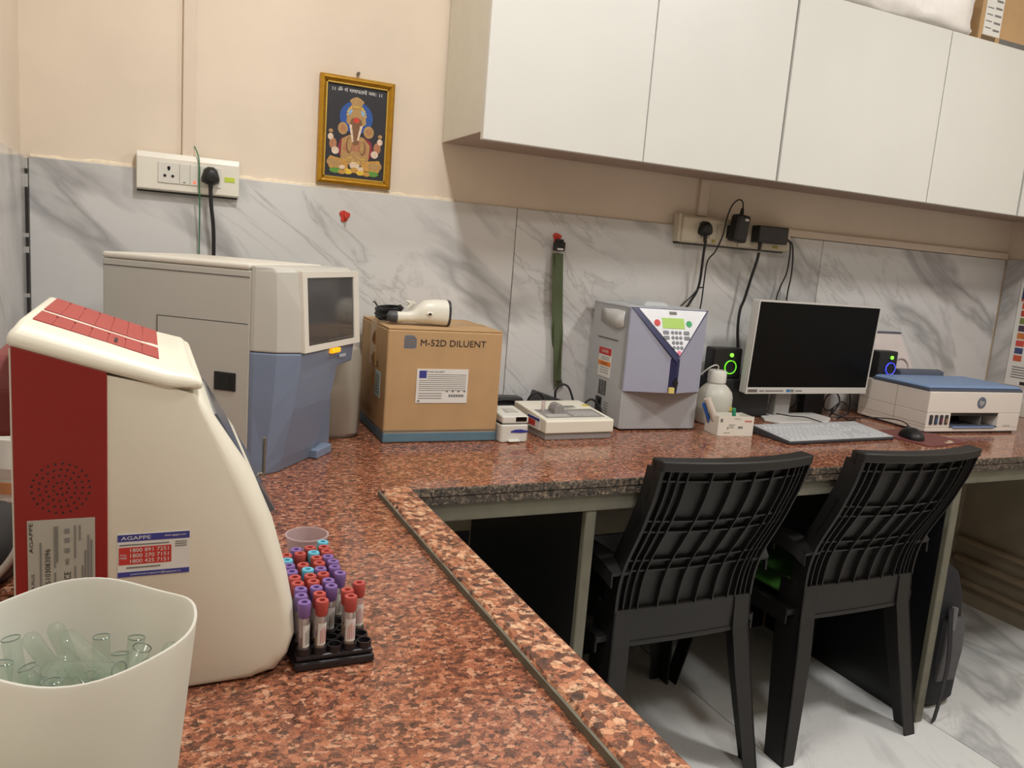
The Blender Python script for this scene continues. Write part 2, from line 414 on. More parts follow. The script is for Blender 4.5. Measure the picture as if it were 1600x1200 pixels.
# raised lip with chipped inner edge
rb = random.Random(11); R = []
for i in range(90):
    y = .12+i*(1.405-.12)/89; c = .0035*rb.random()**2
    R.append([(LX, y, CT-.02), (LX+.001, y, CT+.0125), (LX-.002, y, CT+.0145), (.4015+c*1.2, y, CT+.0145), (.399+c*.6, y, CT+.0115-c), (.399, y, CT-.002)])
lip = MB().loft(R)
ls_ = thing('granite_strip', 'raised granite strip with chipped edge along the left counter', 'edge strip', (.43, .76, CT))
for v in lip.v: v.z = max(v.z, CT+.0002)
child_world(lip, 'strip', GRANL, ls_)
R = []
for i in range(90):
    y = .13+i*(1.403-.13)/89; c = .001*rb.random()
    R.append([(.400, y, CT+.0002), (.3978-c, y, CT+.0002), (.3978-c, y, CT+.0095+c), (.400, y, CT+.011)])
child_world(MB().loft(R), 'cut_face', STONE, ls_)
child_world(MB().box(LX-.01, XR, YC+.012, YB, CT-.076, CT-.0375), 'support_slab', STONE, ct, bevel=.003)
child_world(MB().box(XL, LX-.015, .14, YB, CT-.076, CT-.0185), 'support_slab', STONE, ct)
def divider(x0, x1, label):
    t = thing('stone_divider', label, 'divider', ((x0+x1)/2, 1.46, 0), 0, 'stone dividers under the counter')
    h = (x1-x0)/2
    MB().box(-h, h, .004, .632, 0, CT-.0765).build('panel', BLACKST, t)
    MB().box(-h-.001, h+.001, -.014, .004, 0, CT-.0765).build('front_edge', STONE, t, bevel=.003)
divider(.883, .908, 'upright black stone divider left of the chairs, grey front edge')
divider(2.088, 2.116, 'upright black stone divider right of the chairs, grey front edge')

# ------------------------------------------------------------------ wall cabinets
CZ0, CZ1, CY = 1.563, 2.055, 1.80
def cabinet(x0, x1, doors, label):
    t = thing('wall_cabinet', label, 'cabinet', ((x0+x1)/2, YB, CZ0), 0, 'white wall cabinets')
    cx = (x0+x1)/2
    b = MB(); fy = CY+.02-YB
    b.box(x0-cx, x0+.018-cx, fy, 0, 0, CZ1-CZ0-.004); b.box(x1-.018-cx, x1-cx, fy, 0, 0, CZ1-CZ0-.004)
    b.box(x0-cx+.018, x1-cx-.018, fy, 0, CZ1-CZ0-.022, CZ1-CZ0-.004)
    b.box(x0-cx+.018, x1-cx-.018, -.012, 0, .018, CZ1-CZ0-.022)
    b.build('carcass', CARC, t)
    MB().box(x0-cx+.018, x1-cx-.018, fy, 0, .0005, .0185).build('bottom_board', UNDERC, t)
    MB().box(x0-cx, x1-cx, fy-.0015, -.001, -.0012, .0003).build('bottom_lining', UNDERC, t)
    for d0, d1 in doors:
        MB().box(d0-cx+.0016, d1-cx-.0016, CY-YB, CY+.018-YB, 1.543-CZ0, CZ1-CZ0).build('door', WHITE, t, bevel=.0012, seg=1)
    return t
cabinet(.722, 1.613, ((.716, 1.166), (1.166, 1.613)), 'white two-door wall cabinet nearest the framed picture')
cabinet(1.619, 2.667, ((1.619, 2.226), (2.226, 2.667)), 'white two-door wall cabinet above the monitor')
cabinet(2.676, XR-.002, ((2.676, XR-.004),), 'white wall cabinet at the far right beside the corner')

# things on top of the cabinets
BAGM = mat('bag_white', (238, 235, 232), .3, bmp=.6, bscale=22)
rb = random.Random(5); N = 30
R = []
for i, (x, s) in enumerate(((1.75, .55), (1.79, .9), (1.86, 1.0), (1.95, .93), (2.02, 1.05), (2.1, .9), (2.18, 1.02), (2.26, 1.0), (2.32, .95), (2.345, .6))):
    ring = []
    for k in range(N):
        a = 2*PI*k/N; fold = 1+.05*math.sin(5*a+i*1.7)+.03*math.sin(9*a-i)
        yy = 1.925+.125*math.copysign(abs(math.cos(a))**.6, math.cos(a))*s*fold
        zz = CZ1+.072*s+.072*s*math.copysign(abs(math.sin(a))**.6, math.sin(a))*(fold if math.sin(a) > -.3 else 1)
        ring.append((x+.012*math.sin(3*a+i), yy, max(CZ1+.001, zz)))
    R.append(ring)
tag(MB().loft(R).build('plastic_package', BAGM, smooth=60), 'bulging white plastic-wrapped package lying on top of the wall cabinets', 'package')
t = thing('carton', 'brown carton with white shipping label on top of the right cabinets', 'box', (2.385, 1.835, CZ1))
CARD = mat('cardboard', (184, 150, 108), .75, var=.06, scale=14, bmp=.06, bscale=200)
CARDD = mat('cardboard_dark', (146, 108, 66), .8, var=.08, scale=20)
MB().box(0, .4, 0, .24, 0, .26).build('body', CARD, t, bevel=.003)
MB().box(.016, .096, -.0012, 0, .03, .2).build('shipping_label', PAPER, t)
b = MB()
for i in range(9): b.box(.014+i*.0075, .018+i*.0075, -.0008, 0, .004, .028)
b.build('barcode', INK, t)
b = MB()
for i in range(5): b.box(.06, .09, -.0018, -.0012, .045+i*.022, .051+i*.022)
for i in range(4): b.box(.022, .05, -.0018, -.0012, .05+i*.02, .053+i*.02)
b.build('label_print', INKG, t)
MB().box(.1, .4, -.001, 0, 0, .03).build('printed_band', mat('band_grey', (110, 108, 106), .7), t)

# ------------------------------------------------------------------ framed picture
GOLD = mat('frame_gold', (186, 140, 42), .38, metal=.55, var=.12, scale=80, bmp=.1)
GOLDL = mat('frame_gold_light', (214, 178, 84), .35, metal=.5, var=.08)
fx0, fx1, fz0, fz1 = .392, .583, 1.424, 1.690
t = thing('framed_picture', 'small gold-framed devotional picture of a seated elephant-headed figure', 'picture', ((fx0+fx1)/2, YB+.008, fz0))
fw, fh = fx1-fx0, fz1-fz0; H = fw/2
def frame_bar(p0, p1, p2, p3):   # mitred bar, outer p0-p1, inner p3-p2
    b = MB()
    def q(p, y): return (p[0], y, p[1])
    mid0 = ((p0[0]+p3[0])/2, (p0[1]+p3[1])/2); mid1 = ((p1[0]+p2[0])/2, (p1[1]+p2[1])/2)
    r0 = [q(p0, 0), q(p0, -.014), q(mid0, -.02), q(p3, -.011), q(p3, 0)]
    r1 = [q(p1, 0), q(p1, -.014), q(mid1, -.02), q(p2, -.011), q(p2, 0)]
    b.loft([r0, r1]); b.build('frame_bar', GOLD, t, bevel=.0015)
bw = .016
O = [(-H, 0), (H, 0), (H, fh), (-H, fh)]; I = [(-H+bw, bw), (H-bw, bw), (H-bw, fh-bw), (-H+bw, fh-bw)]
for i in range(4): j = (i+1) % 4; frame_bar(O[i], O[j], I[j], I[i])
ib = MB()
for x0, x1, z0, z1 in ((-H+bw, H-bw, bw, bw+.003), (-H+bw, H-bw, fh-bw-.003, fh-bw), (-H+bw, -H+bw+.003, bw, fh-bw), (H-bw-.003, H-bw, bw, fh-bw)): ib.box(x0, x1, -.0115, -.004, z0, z1)
ib.build('inner_slip', GOLDL, t)
pr = MB().box(-H+bw, H-bw, -.006, -.001, bw, fh-bw).build('print', mat('print_black', (44, 43, 50), .5, var=.1, scale=8), t)
MB().cyl((0, -.002, fh+.012), .004, -.008, 'y', 12).build('nail', mat('nail_metal', (110, 100, 90), .4, metal=.7), t)
PC = [mat('print_'+n, c, .55, var=.18, scale=160) for n, c in (('blue', (42, 84, 160)), ('gold', (178, 142, 90)), ('skin', (176, 120, 84)), ('maroon', (140, 44, 58)), ('brown', (128, 90, 62)), ('orange', (196, 148, 72)), ('pale', (222, 200, 178)), ('green', (96, 150, 62)), ('red', (206, 66, 52)), ('sky', (140, 176, 214)), ('yellow', (222, 188, 66)))]
fg = MB(); yy = -.006
# picture space: u in 0..1 across, v in 0..1 up
iw, ih = fw-2*bw, fh-2*bw
def UV(u, v): return (-H+bw+u*iw, bw+v*ih)
lay = [0]
def el(u, v, ru, rv, mi, n=18):
    lay[0] += 1; x, z = UV(u, v); fg.mt(mi).disc((x, z), ru*iw, yy-.00002*lay[0], n, rv*ih, .0003)
def pg(pts, mi):
    lay[0] += 1; fg.mt(mi).prism([UV(*p) for p in pts], 'y', yy-.00002*lay[0], yy-.00002*lay[0]-.0003)
el(.5, .66, .27, .17, 0)
pg([(.2, .3), (.26, .42), (.36, .46), (.64, .46), (.76, .42), (.8, .3), (.7, .2), (.3, .2)], 3)
pg([(.28, .42), (.4, .47), (.62, .46), (.74, .38), (.72, .2), (.5, .12), (.27, .2)], 1)
el(.5, .33, .2, .1, 2); el(.5, .25, .22, .05, 1); el(.4, .36, .05, .09, 4); el(.62, .34, .05, .08, 4); el(.41, .37, .035, .075, 1); el(.61, .35, .035, .065, 1)
el(.29, .53, .08, .065, 1); el(.71, .52, .085, .065, 1); el(.29, .53, .04, .035, 2); el(.71, .52, .045, .035, 2)
pg([(.34, .6), (.36, .74), (.42, .79), (.58, .79), (.64, .74), (.66, .6), (.58, .56), (.42, .56)], 1)
el(.4, .71, .05, .03, 9); el(.6, .71, .05, .03, 9); el(.5, .69, .09, .05, 1)
pg([(.42, .79), (.38, .83), (.44, .86), (.5, .875), (.56, .86), (.62, .83), (.58, .79)], 1)
el(.5, .6, .1, .06, 4)
pg([(.4, .6), (.42, .45), (.47, .36), (.56, .38), (.54, .46), (.6, .6)], 4)
pg([(.39, .58), (.43, .58), (.47, .4), (.44, .4)], 6); pg([(.57, .58), (.61, .58), (.55, .42), (.52, .42)], 6)
el(.5, .63, .05, .028, 8)
for s in (-1, 1):
    el(.5+s*.36, .36, .06, .06, 2); el(.5+s*.4, .43, .045, .035, 6); el(.5+s*.4, .49, .035, .02, 1); el(.5+s*.32, .29, .06, .04, 6)
    pg([(.5+s*.12, .2), (.5+s*.4, .23), (.5+s*.45, .17), (.5+s*.4, .1), (.5+s*.1, .1)], 5)
    el(.5+s*.33, .16, .12, .04, 1); el(.5+s*.3, .08, .1, .03, 7); el(.5+s*.1, .08, .07, .03, 10); el(.5+s*.2, .07, .06, .025, 5)
el(.5, .15, .08, .04, 6); el(.5, .1, .06, .03, 5); el(.3, .12, .05, .02, 6); el(.6, .12, .05, .02, 6)
for k in range(9): el(.36+k*.035, .2+.03*math.sin(k), .014, .008, 10, 8)
for k in range(11):
    a = PI*k/10; el(.5-.15*math.cos(a), .68+.09*math.sin(a), .016, .01, 10, 8)
fg.build('printed_figure', PC, pr)
text('।। ॐ गं गणपतये नमः ।।', mat('print_white', (232, 232, 228), .5), pr, (0, -.0064, bw+ih*.935), (1, 0, 0), (0, 0, 1), height=ih*.05, width=iw*.8)

# ------------------------------------------------------------------ trunking, sockets
def trunk(b, label):
    tag(MB().box(*b).build('cable_trunking', TRUNK, bevel=.002), label, 'trunking', 'surface cable trunking')
trunk((.077, .104, YB-.002, YB+.008, TT+.035, CEIL), 'cream vertical cable trunking above the left socket board')
trunk((1.582, 1.616, YB-.004, YB+.008, 1.448, CZ0-.002), 'cream vertical cable trunking between right sockets and cabinet')
trunk((1.949, XR-.004, YB-.008, YB+.008, TT+.002, TT+.026), 'cream horizontal cable trunking along the tile top at right')
SOCK = mat('socket_white', (226, 222, 210), .35, var=.015); SOCKC = mat('socket_cream', (206, 198, 178), .4, var=.02)
MODM = mat('module_white', (216, 214, 206), .3); GREENN = mat('sticker_lime', (190, 208, 70), .6); YELN = mat('sticker_olive', (170, 164, 84), .6)
def holes(parent, x, z, y, s=1):
    b = MB()
    b.cyl((x, y, z+.011*s), .0036*s, -.0008, 'y', 10); b.cyl((x, y, z+.0075*s), .0028*s, -.0008, 'y', 10)
    b.cyl((x-.0085*s, y, z-.0075*s), .0034*s, -.0008, 'y', 10); b.cyl((x+.0085*s, y, z-.0075*s), .0034*s, -.0008, 'y', 10)
    return b.build('socket_holes', BLK, parent)
def plug(parent, x, z, y, name='plug', s=1):
    t = MB()
    prof = [(-.019, -.012), (-.02, -.004), (-.014, .016), (-.006, .022), (.006, .022), (.014, .016), (.02, -.004), (.019, -.012), (.008, -.017), (-.008, -.017)]
    R = []
    for yy_, k in ((0, 1.0), (-.014, .95), (-.024, .72), (-.027, .5)): R.append([(x+p[0]*k*s, y+yy_, z+p[1]*k*s) for p in prof])
    t.loft(R)
    o = t.build(name, BLK, parent, smooth=40)
    MB().tube([(x, y-.012, z-.014*s), (x, y-.012, z-.026*s), (x, y-.012, z-.034*s)], [.0062*s, .005*s, .0038*s], 10).build('strain_relief', BLK, o, smooth=50)
    return o
# left board
t = thing('socket_board', 'white wall socket board on the left with one black plug', 'socket board', (.092, YB, 1.364))
x0, x1 = -.113, .113; hz = .087
b = MB(); b.loft([[(x0, 0, 0), (x1, 0, 0), (x1, 0, hz), (x0, 0, hz)], [(x0, -.016, 0), (x1, -.016, 0), (x1, -.016, hz), (x0, -.016, hz)], [(x0+.001, -.022, .003), (x1-.001, -.022, .003), (x1-.001, -.022, hz-.013), (x0+.001, -.022, hz-.013)]])
b.build('cover', SOCK, t, bevel=.002)
MB().box(x0+.002, x1-.004, -.012, -.001, -.004, 0).build('back_box', BLK, t)
for a0, a1, nm in ((-.067, -.021, 'socket_module'), (-.0205, .0015, 'switch'), (.002, .0235, 'indicator'), (.024, .071, 'socket_module')):
    mo = MB().box(a0, a1, -.0245, -.022, .019, .066).build(nm, MODM, t, bevel=.0008)
    if nm == 'socket_module' and a0 < 0: holes(mo, -.044, .043, -.0245)
    if nm == 'switch': MB().box(-.013, -.008, -.0253, -.0245, .023, .0245).build('switch_mark', BLK, mo)
    if nm == 'indicator': MB().disc((.012, .026), .0035, -.0245).build('neon_lamp', mat('neon_red', (255, 120, 100), .4, emit=.6), mo)
MB().box(.079, .102, -.0232, -.022, .035, .046).build('sticker', GREENN, t)
pt = thing('power_plug', 'black three-pin power plug in the left socket board', 'plug', (.047+.092, YB-.0245, 1.364+.043))
plug(pt, 0, 0, 0, 'plug_body', 1.05)
tag(MB().tube(sm([(.139, YB-.036, 1.375), (.141, YB-.036, 1.34), (.147, YB-.03, 1.29), (.149, YB-.026, 1.23), (.15, YB-.02, 1.1), (.15, YB-.02, .82)]), .0045, 8).build('power_cable', CABLE, smooth=60), 'thick black power cable hanging below the left socket', 'cable')
GRW = mat('wire_green', (40, 110, 70), .5)
tag(MB().tube(sm([(.104, YB, 1.475), (.109, YB-.02, 1.46), (.113, YB-.028, 1.44), (.114, YB-.03, 1.39), (.116, YB-.026, 1.34), (.117, YB-.012, 1.25), (.117, YB-.01, 1.0), (.117, YB-.01, .82)]), .0016, 6).build('earth_wire', GRW, smooth=60), 'thin green earth wire running down over the left socket board', 'wire')
# right double board
t = thing('socket_board', 'cream double socket board on the right with plugs and adapters', 'socket board', (1.72, YB, 1.36))
for x0, x1 in ((-.215, .0035), (.0045, .222)):
    b = MB(); b.loft([[(x0, 0, 0), (x1, 0, 0), (x1, 0, .084), (x0, 0, .084)], [(x0, -.03, 0), (x1, -.03, 0), (x1, -.03, .084), (x0, -.03, .084)], [(x0+.002, -.037, .004), (x1-.002, -.037, .004), (x1-.002, -.037, .076), (x0+.002, -.037, .076)]])
    b.build('cover', SOCKC, t, bevel=.002)
MB().box(-.226, -.2155, -.03, 0, .002, .087).build('side_cap', SOCKC, t, bevel=.002)
MB().box(-.22, .205, -.026, -.001, -.004, 0).build('back_box', BLK, t)
for a0, a1 in ((-.16, -.115), (-.112, -.085), (-.082, -.04), (.05, .095), (.1, .13)):
    MB().box(a0, a1, -.0392, -.037, .018, .064).build('socket_module', SOCKC, t, bevel=.0008)
MB().box(.15, .171, -.0382, -.037, .008, .018).build('sticker', YELN, t); MB().box(-.1, -.088, -.0402, -.039, .008, .018).build('sticker', YELN, t)
pt2 = pt = thing('power_plug', 'black rounded plug at the left end of the right socket board', 'plug', (1.72-.137, YB-.0392, 1.405))
plug(pt, 0, 0, 0, 'plug_body', 1.15)
at1 = at = thing('power_adapter', 'black upright power adapter plugged in with its cord on top', 'adapter', (1.72-.025, YB-.0392, 1.405), 0)
b = MB(); b.box(-.026, .026, -.048, -.01, -.03, .055); b.xf(Matrix.Rotation(math.radians(6), 4, 'Y')); ab = b.build('body', BLK, at, bevel=.008, seg=3)
MB().box(-.024, .0, -.01, -.0005, -.02, .02).build('pin_block', BLK, at, bevel=.002)
MB().tube([(.005, -.028, .053), (.006, -.028, .066), (.006, -.028, .076)], [.007, .006, .004], 10).build('strain_relief', BLK, at, smooth=50)
MB().box(.006, .02, -.0488, -.048, .036, .043).build('white_label', PAPER, at)
at2 = at = thing('power_adapter', 'black flat wide power adapter at the right end of the sockets', 'adapter', (1.72+.11, YB-.0392, 1.405))
MB().box(-.06, .062, -.04, -.002, -.024, .03).build('body', BLK, at, bevel=.004)
MB().tube([(-.035, -.022, -.024), (-.036, -.022, -.04), (-.037, -.022, -.05)], [.007, .006, .005], 10).build('strain_relief', BLK, at, smooth=50)
MB().tube([(.062, -.022, -.008), (.074, -.022, -.007), (.08, -.022, -.009)], [.008, .006, .004], 10).build('strain_relief', BLK, at, smooth=50)
def cable(pts, r, label, name='cable', m=None, n=6, owner=None):
    b = MB().tube(sm(pts, n), r, 7)
    if owner: return child_world(b, 'cord', m or CABLE, owner, smooth=60)
    return tag(b.build(name, m or CABLE, smooth=60), label, 'cable')
yw = YB-.05
cable([(1.583, yw-.005, 1.372), (1.584, yw, 1.33), (1.59, yw+.01, 1.25), (1.585, yw+.015, 1.21), (1.565, yw+.02, 1.17), (1.55, yw+.02, 1.12), (1.55, yw+.02, .83)], .0042, '', owner=pt2)
cable([(1.703, yw-.018, 1.48), (1.698, yw-.018, 1.5), (1.683, yw-.016, 1.505), (1.665, yw-.012, 1.488), (1.653, yw-.008, 1.45), (1.642, yw-.01, 1.39), (1.628, yw, 1.34), (1.611, yw+.01, 1.31), (1.608, yw+.012, 1.25), (1.609, yw+.015, 1.18), (1.606, yw+.02, 1.1), (1.6, yw+.02, .83)], .0023, '', owner=at1)
cable([(1.600, yw+.002, 1.222), (1.597, yw+.0, 1.226), (1.585, yw+.006, 1.222), (1.56, yw+.0, 1.2), (1.52, yw-.02, 1.178), (1.49, yw-.04, 1.166)], .0022, 'thin black cord branching to the electrolyte analyser top')
cable([(1.793, yw-.012, 1.35), (1.79, yw-.01, 1.32), (1.785, yw, 1.27), (1.777, yw+.01, 1.2), (1.768, yw+.015, 1.16), (1.768, yw+.015, 1.1), (1.775, yw+.01, 1.03), (1.77, yw, .99), (1.765, yw+.005, .96), (1.764, yw+.01, CT+.134)], .0048, '', owner=at2)
cable([(1.912, yw-.012, 1.395), (1.923, yw-.01, 1.38), (1.935, yw, 1.34), (1.94, yw+.01, 1.29), (1.93, yw+.02, 1.24), (1.92, yw+.02, 1.18), (1.92, yw+.02, .9), (1.93, yw+.02, .83)], .0025, '', owner=at2)
cable([(1.91, yw-.012, 1.397), (1.93, yw-.01, 1.385), (1.95, yw, 1.34), (1.962, yw+.01, 1.28), (1.965, yw+.02, 1.2), (1.965, yw+.02, .9), (1.96, yw+.02, .83)], .0025, '', owner=at2)

# ------------------------------------------------------------------ red hooks and green strap
HOOK = mat('hook_red', (198, 58, 42), .5, var=.1)
def hook(x, z, lab):
    t = thing('wall_hook', lab, 'hook', (x, YB, z), 0, 'red adhesive hooks')
    pr = []
    for i in range(16):
        a = 2*PI*i/16; r = .0125+.0022*math.sin(3*a+.6)+.0012*math.sin(5*a); pr.append((r*math.cos(a)*1.0, r*math.sin(a)*1.15))
    MB().prism(pr, 'y', 0, -.004).build('base_plate', HOOK, t, bevel=.001)
    MB().tube(sm([(.002, -.004, .004), (.002, -.009, -.004), (.002, -.014, -.008), (.002, -.016, -.002)], 4), .003, 8).build('hook_arm', HOOK, t, smooth=50)
hook(.467, 1.346, 'red adhesive wall hook below the picture, nothing hanging on it'); hook(1.09, 1.340, 'red adhesive wall hook that carries the green strap')
t = thing('tourniquet_strap', 'olive green strap with black buckle hanging from a red hook', 'strap', (1.09, YB-.012, 1.33))
STRAP = mat('strap_green', (82, 92, 64), .8, var=.12, scale=200, bmp=.3, bscale=600)
n = 26; P = []; Wd = []; ww = []
for i in range(n+1):
    k = i/n; z = -.035-k*.395
    P.append((.001+.045*k**1.6, -.004-.006*math.sin(k*5), z))
    a = PI*max(0, min(1, (k-.5)/.5))*.9
    Wd.append((math.cos(a), -math.sin(a), 0)); ww.append(.034)
MB().strip(P, Wd, ww, .0022).build('webbing', STRAP, t, smooth=60)
MB().strip([(.002+.03*i/8, -.009, -.04-.37*i/8) for i in range(9)], (1, 0, 0), .026, .002).build('webbing', STRAP, t)
b = MB(); b.box(-.016, .017, -.016, 0, -.028, -.002); b.box(-.012, .013, -.012, -.002, -.002, .006); b.build('buckle', BLK, t, bevel=.002)
MB().box(-.009, .01, -.0172, -.016, -.025, -.02).build('buckle_print', PAPER, t)

# ------------------------------------------------------------------ poster on the right wall
t = thing('wall_poster', 'white printed wall chart with coloured picture rows on right wall', 'poster', (XR, 2.02, .93))
PW = .42
MB().box(-.003, 0, -PW, 0, 0, .40).build('sheet', PAPER, t)
b = MB(); cs = [mat('poster_%d' % i, c, .6) for i, c in enumerate(((198, 92, 60), (60, 74, 120), (206, 80, 70), (200, 120, 60), (80, 60, 80), (120, 130, 70), (180, 70, 50), (220, 190, 60), (52, 60, 96)))]
for i in range(8): b.mt(i % 7).box(-.0038, -.003, -.05, -.018, .095+i*.029, .118+i*.029)
b.mt(8).box(-.0036, -.003, -PW, -.01, .335, .385); b.mt(2).box(-.0036, -.003, -PW, -.01, .327, .334); b.mt(7).box(-.0036, -.003, -.2, -.052, .3, .323)
b.build('printed_pictures', cs, t)
b = MB()
for i in range(16): b.box(-.0036, -.003, -.3, -.065-.02*(i % 2), .1+i*.0125, .1035+i*.0125)
for i in range(5): b.box(-.0036, -.003, -.38, -.02, .03+i*.01, .034+i*.01)
b.build('printed_lines', INKG, t)
MB().box(-.0036, -.003, -PW, -.06, .005, .018).build('printed_strip', INK, t)
t = thing('wall_ledge', 'pale boxed ledge against right wall under the poster', 'ledge', (XR, 2.02, CT))
MB().box(-.02, 0, -.5, 0, 0, .06).build('ledge_board', CARC, t, bevel=.002)

# ------------------------------------------------------------------ chemistry analyser (red and cream) on the left counter
CREAM = mat('cream_plastic', (228, 224, 207), .42, var=.012, scale=8)
REDP = mat('red_panel', (138, 26, 20), .4, var=.04, scale=10)
REDL = mat('red_lid', (168, 66, 62), .5, var=.04)
REDD = mat('red_dark', (128, 52, 50), .5)
AY = .81
ag = thing('chemistry_analyser', 'cream and red chemistry analyser with sloped front on left counter', 'analyser', (.02, .95, CT))
def AG(mb, name, m, **k): return child_world(mb, name, m, k.pop('parent', ag), **k)
prof = [(-.106, .822), (-.106, 1.168), (-.03, 1.145), (.03, 1.133), (.046, 1.128), (.058, 1.108), (.1, 1.042), (.12, .993), (.136, .935), (.143, .9), (.146, .866), (.14, .845), (.127, .828), (.108, .819), (.04, .817), (-.09, .817)]
def sc(p, k): return (p[0]*k, 1.28-(1.28-p[1])*k)
cxp, czp = .0, .98
def ins(p, d):   # inset only the rounded front/bottom side
    if p[0] < -.05: return p
    wgt = max(0, min(1, (p[0]+.03)/.08)); vx, vz = p[0]-cxp, p[1]-czp; L = math.hypot(vx, vz)
    return (p[0]-d*wgt*vx/L, p[1]-(d*wgt*vz/L if p[1] < 1.1 else 0)) if L else p
def ring(y, d, k): return [(*(lambda q: (q[0], y, max(q[1], CT+.003)))(ins(sc(p, k), d)),) for p in prof]
k1 = 1.028; Y2 = 1.08
R = []
for y, d in ((AY, .022), (AY+.002, .015), (AY+.006, .009), (AY+.012, .004), (AY+.02, .001), (AY+.028, 0), (Y2-.028, 0), (Y2-.012, .004), (Y2-.002, .015), (Y2, .022)): R.append(ring(y, d, k1))
AG(MB().loft(R), 'body', CREAM, smooth=45)
# cap on top, sloping down to the front
capb = [(-.1095, 1.1715), (-.03, 1.1475), (.02, 1.1335), (.038, 1.1315), (.05, 1.1325)]
capt = [(-.1, 1.191), (-.03, 1.168), (.012, 1.1535), (.033, 1.1485), (.04, 1.147)]
def ringc(pts, y0, y1, z=0):
    return [(p[0]*1.01, y0, p[1]+z) for p in pts]+[(p[0]*1.01, y1, p[1]+z) for p in reversed(pts)]
Rc = [ringc(capb, AY-.003, Y2+.003, -.004), ringc(capb, AY-.003, Y2+.003, .006), ringc([((a[0]*.45+b_[0]*.55), (a[1]*.4+b_[1]*.6)) for a, b_ in zip(capb, capt)], AY+.002, Y2-.002), ringc(capt, AY+.018, Y2-.018)]
AG(MB().loft(Rc), 'top_cap', CREAM, bevel=.004, seg=3, smooth=30)
# two rows of red lids on the slope
sl = (1.1535-1.191)/(.012+.1)
def slope_z(x): return 1.191+sl*(x+.1)
for r0, r1 in ((AY+.024, .905), (.925, 1.055)):
    xs = [-.092+i*(.104/7) for i in range(8)]
    for i in range(7):
        a, b_ = xs[i]+.00008, xs[i+1]-.00008
        AG(MB().loft([[(a*1.01, y, slope_z(a)+z) for y, z in ((r0, -.002), (r0, .0016), (r1, .0016), (r1, -.002))], [(b_*1.01, y, slope_z(b_)+z) for y, z in ((r0, -.002), (r0, .0016), (r1, .0016), (r1, -.002))]]), 'reagent_lid', REDL, bevel=.0003, seg=1)
def on_slope(x0, x1, y0, y1, h=.0022):
    return MB().loft([[(x*1.01, y, slope_z(x)+z) for y, z in ((y0, -.001), (y0, h), (y1, h), (y1, -.001))] for x in (x0, x1)])
o = on_slope(-.027, -.0245, .845, .875); AG(o, 'slot', INK)
mk = MB()
for rr in ((AY+.024, .905), (.925, 1.055)):
    for i in range(1, 7):
        x = -.092+i*.104/7; o = on_slope(x-.0012, x+.0002, rr[1]-.016, rr[1]-.012, .0021); mk.add(o.v, o.f)
AG(mk, 'lid_notches', mat('red_notch', (92, 34, 34), .6))
# red side panel, speaker, labels, rear box
AG(MB().prism([(-.1075, .82), (-.032, .82), (-.032, 1.1445), (-.1075, 1.1675)], 'y', AY-.0018, AY+.02), 'side_panel', REDP, bevel=.001)
AG(MB().box(-.109, -.1, AY+.01, Y2-.01, .82, 1.16), 'rear_panel', REDP, bevel=.001)
b = MB(); b.prism([(AY+.04, 1.075), (AY+.04, 1.12), (AY+.07, 1.148), (AY+.16, 1.148), (AY+.19, 1.12), (AY+.19, 1.075)], 'x', -.135, -.108)
AG(b, 'rear_housing', REDD, bevel=.006, seg=3)
gd = MB(); ox, oz = -.07, 1.036; yA = AY-.0018
for rr, nn in ((0, 1), (.0062, 9), (.0122, 15), (.0178, 20), (.0235, 25)):
    for i in range(nn):
        a = 2*PI*i/nn; gd.cyl((ox+rr*math.cos(a), yA, oz+rr*math.sin(a)), .00105, -.0004, 'y', 6)
AG(gd, 'speaker_grille', BLK)['kind'] = 'stuff'
SILV = mat('label_silver', (172, 168, 156), .45, var=.03)
lb = AG(MB().box(-.0975, -.0425, yA-.0006, yA, .895, 1.0065), 'rating_label', SILV)
yl = AY-.0029; T0 = parent_matrix(ag).inverted()
def agt(body, m, org, u, v, **k): return text(body, m, ag, T0 @ Vector(org), u, v, **k)
UP, LF = (0, 0, 1), (-1, 0, 0)
yl += .0003
agt('AGAPPE', INK, (-.0945, yl, .990), UP, LF, width=.029, height=.003)
agt('VIVA PLUS', INK, (-.0935, yl, .944), UP, LF, width=.022, height=.0025)
agt('5103083096', INK, (-.0815, yl, .9615), UP, LF, width=.034, height=.0042)
agt('CE', INK, (-.0655, yl, .951), UP, LF, width=.0075, height=.0055)
agt('IVD', INK, (-.0655, yl, .965), UP, LF, width=.006, height=.003)
b = MB()
for x, z0, z1 in ((-.087, .915, .985), (-.0755, .92, .955), (-.0755, .96, 1.0), (-.0735, .965, 1.0), (-.059, .92, .96), (-.059, .968, 1.0), (-.055, .985, 1.0), (-.053, .92, .96), (-.0505, .92, .975), (-.048, .915, .99), (-.0455, .92, .985)): b.box(x-.0006, x+.0006, yl-.0006, yl, z0, z1)
for z in (.974, .984, .993): b.box(-.0675, -.0635, yl-.0006, yl, z, z+.004)
AG(b, 'label_print', INKG)
st = AG(MB().box(-.0235, .0405, AY-.0007, AY+.002, .9435, .9865), 'contact_sticker', PAPER)
ys = AY-.0007
AG(MB().box(-.0235, .0405, ys-.0003, ys, .9795, .9865), 'sticker_band', INKB); AG(MB().box(-.0235, .0405, ys-.0003, ys, .9435, .9485), 'sticker_band', INKB)
AG(MB().box(-.0225, .024, ys-.0003, ys, .956, .9735), 'sticker_panel', INKR)
ys -= .0002
agt('AGAPPE', PAPER, (-.0075, ys, .983), (1, 0, 0), UP, width=.026, height=.0036)
agt('www.agappe.com', PAPER, (.0275, ys, .983), (1, 0, 0), UP, width=.0195, height=.0022)
agt('customersupport@agappe.in', PAPER, (.01, ys, .946), (1, 0, 0), UP, width=.045, height=.0025)
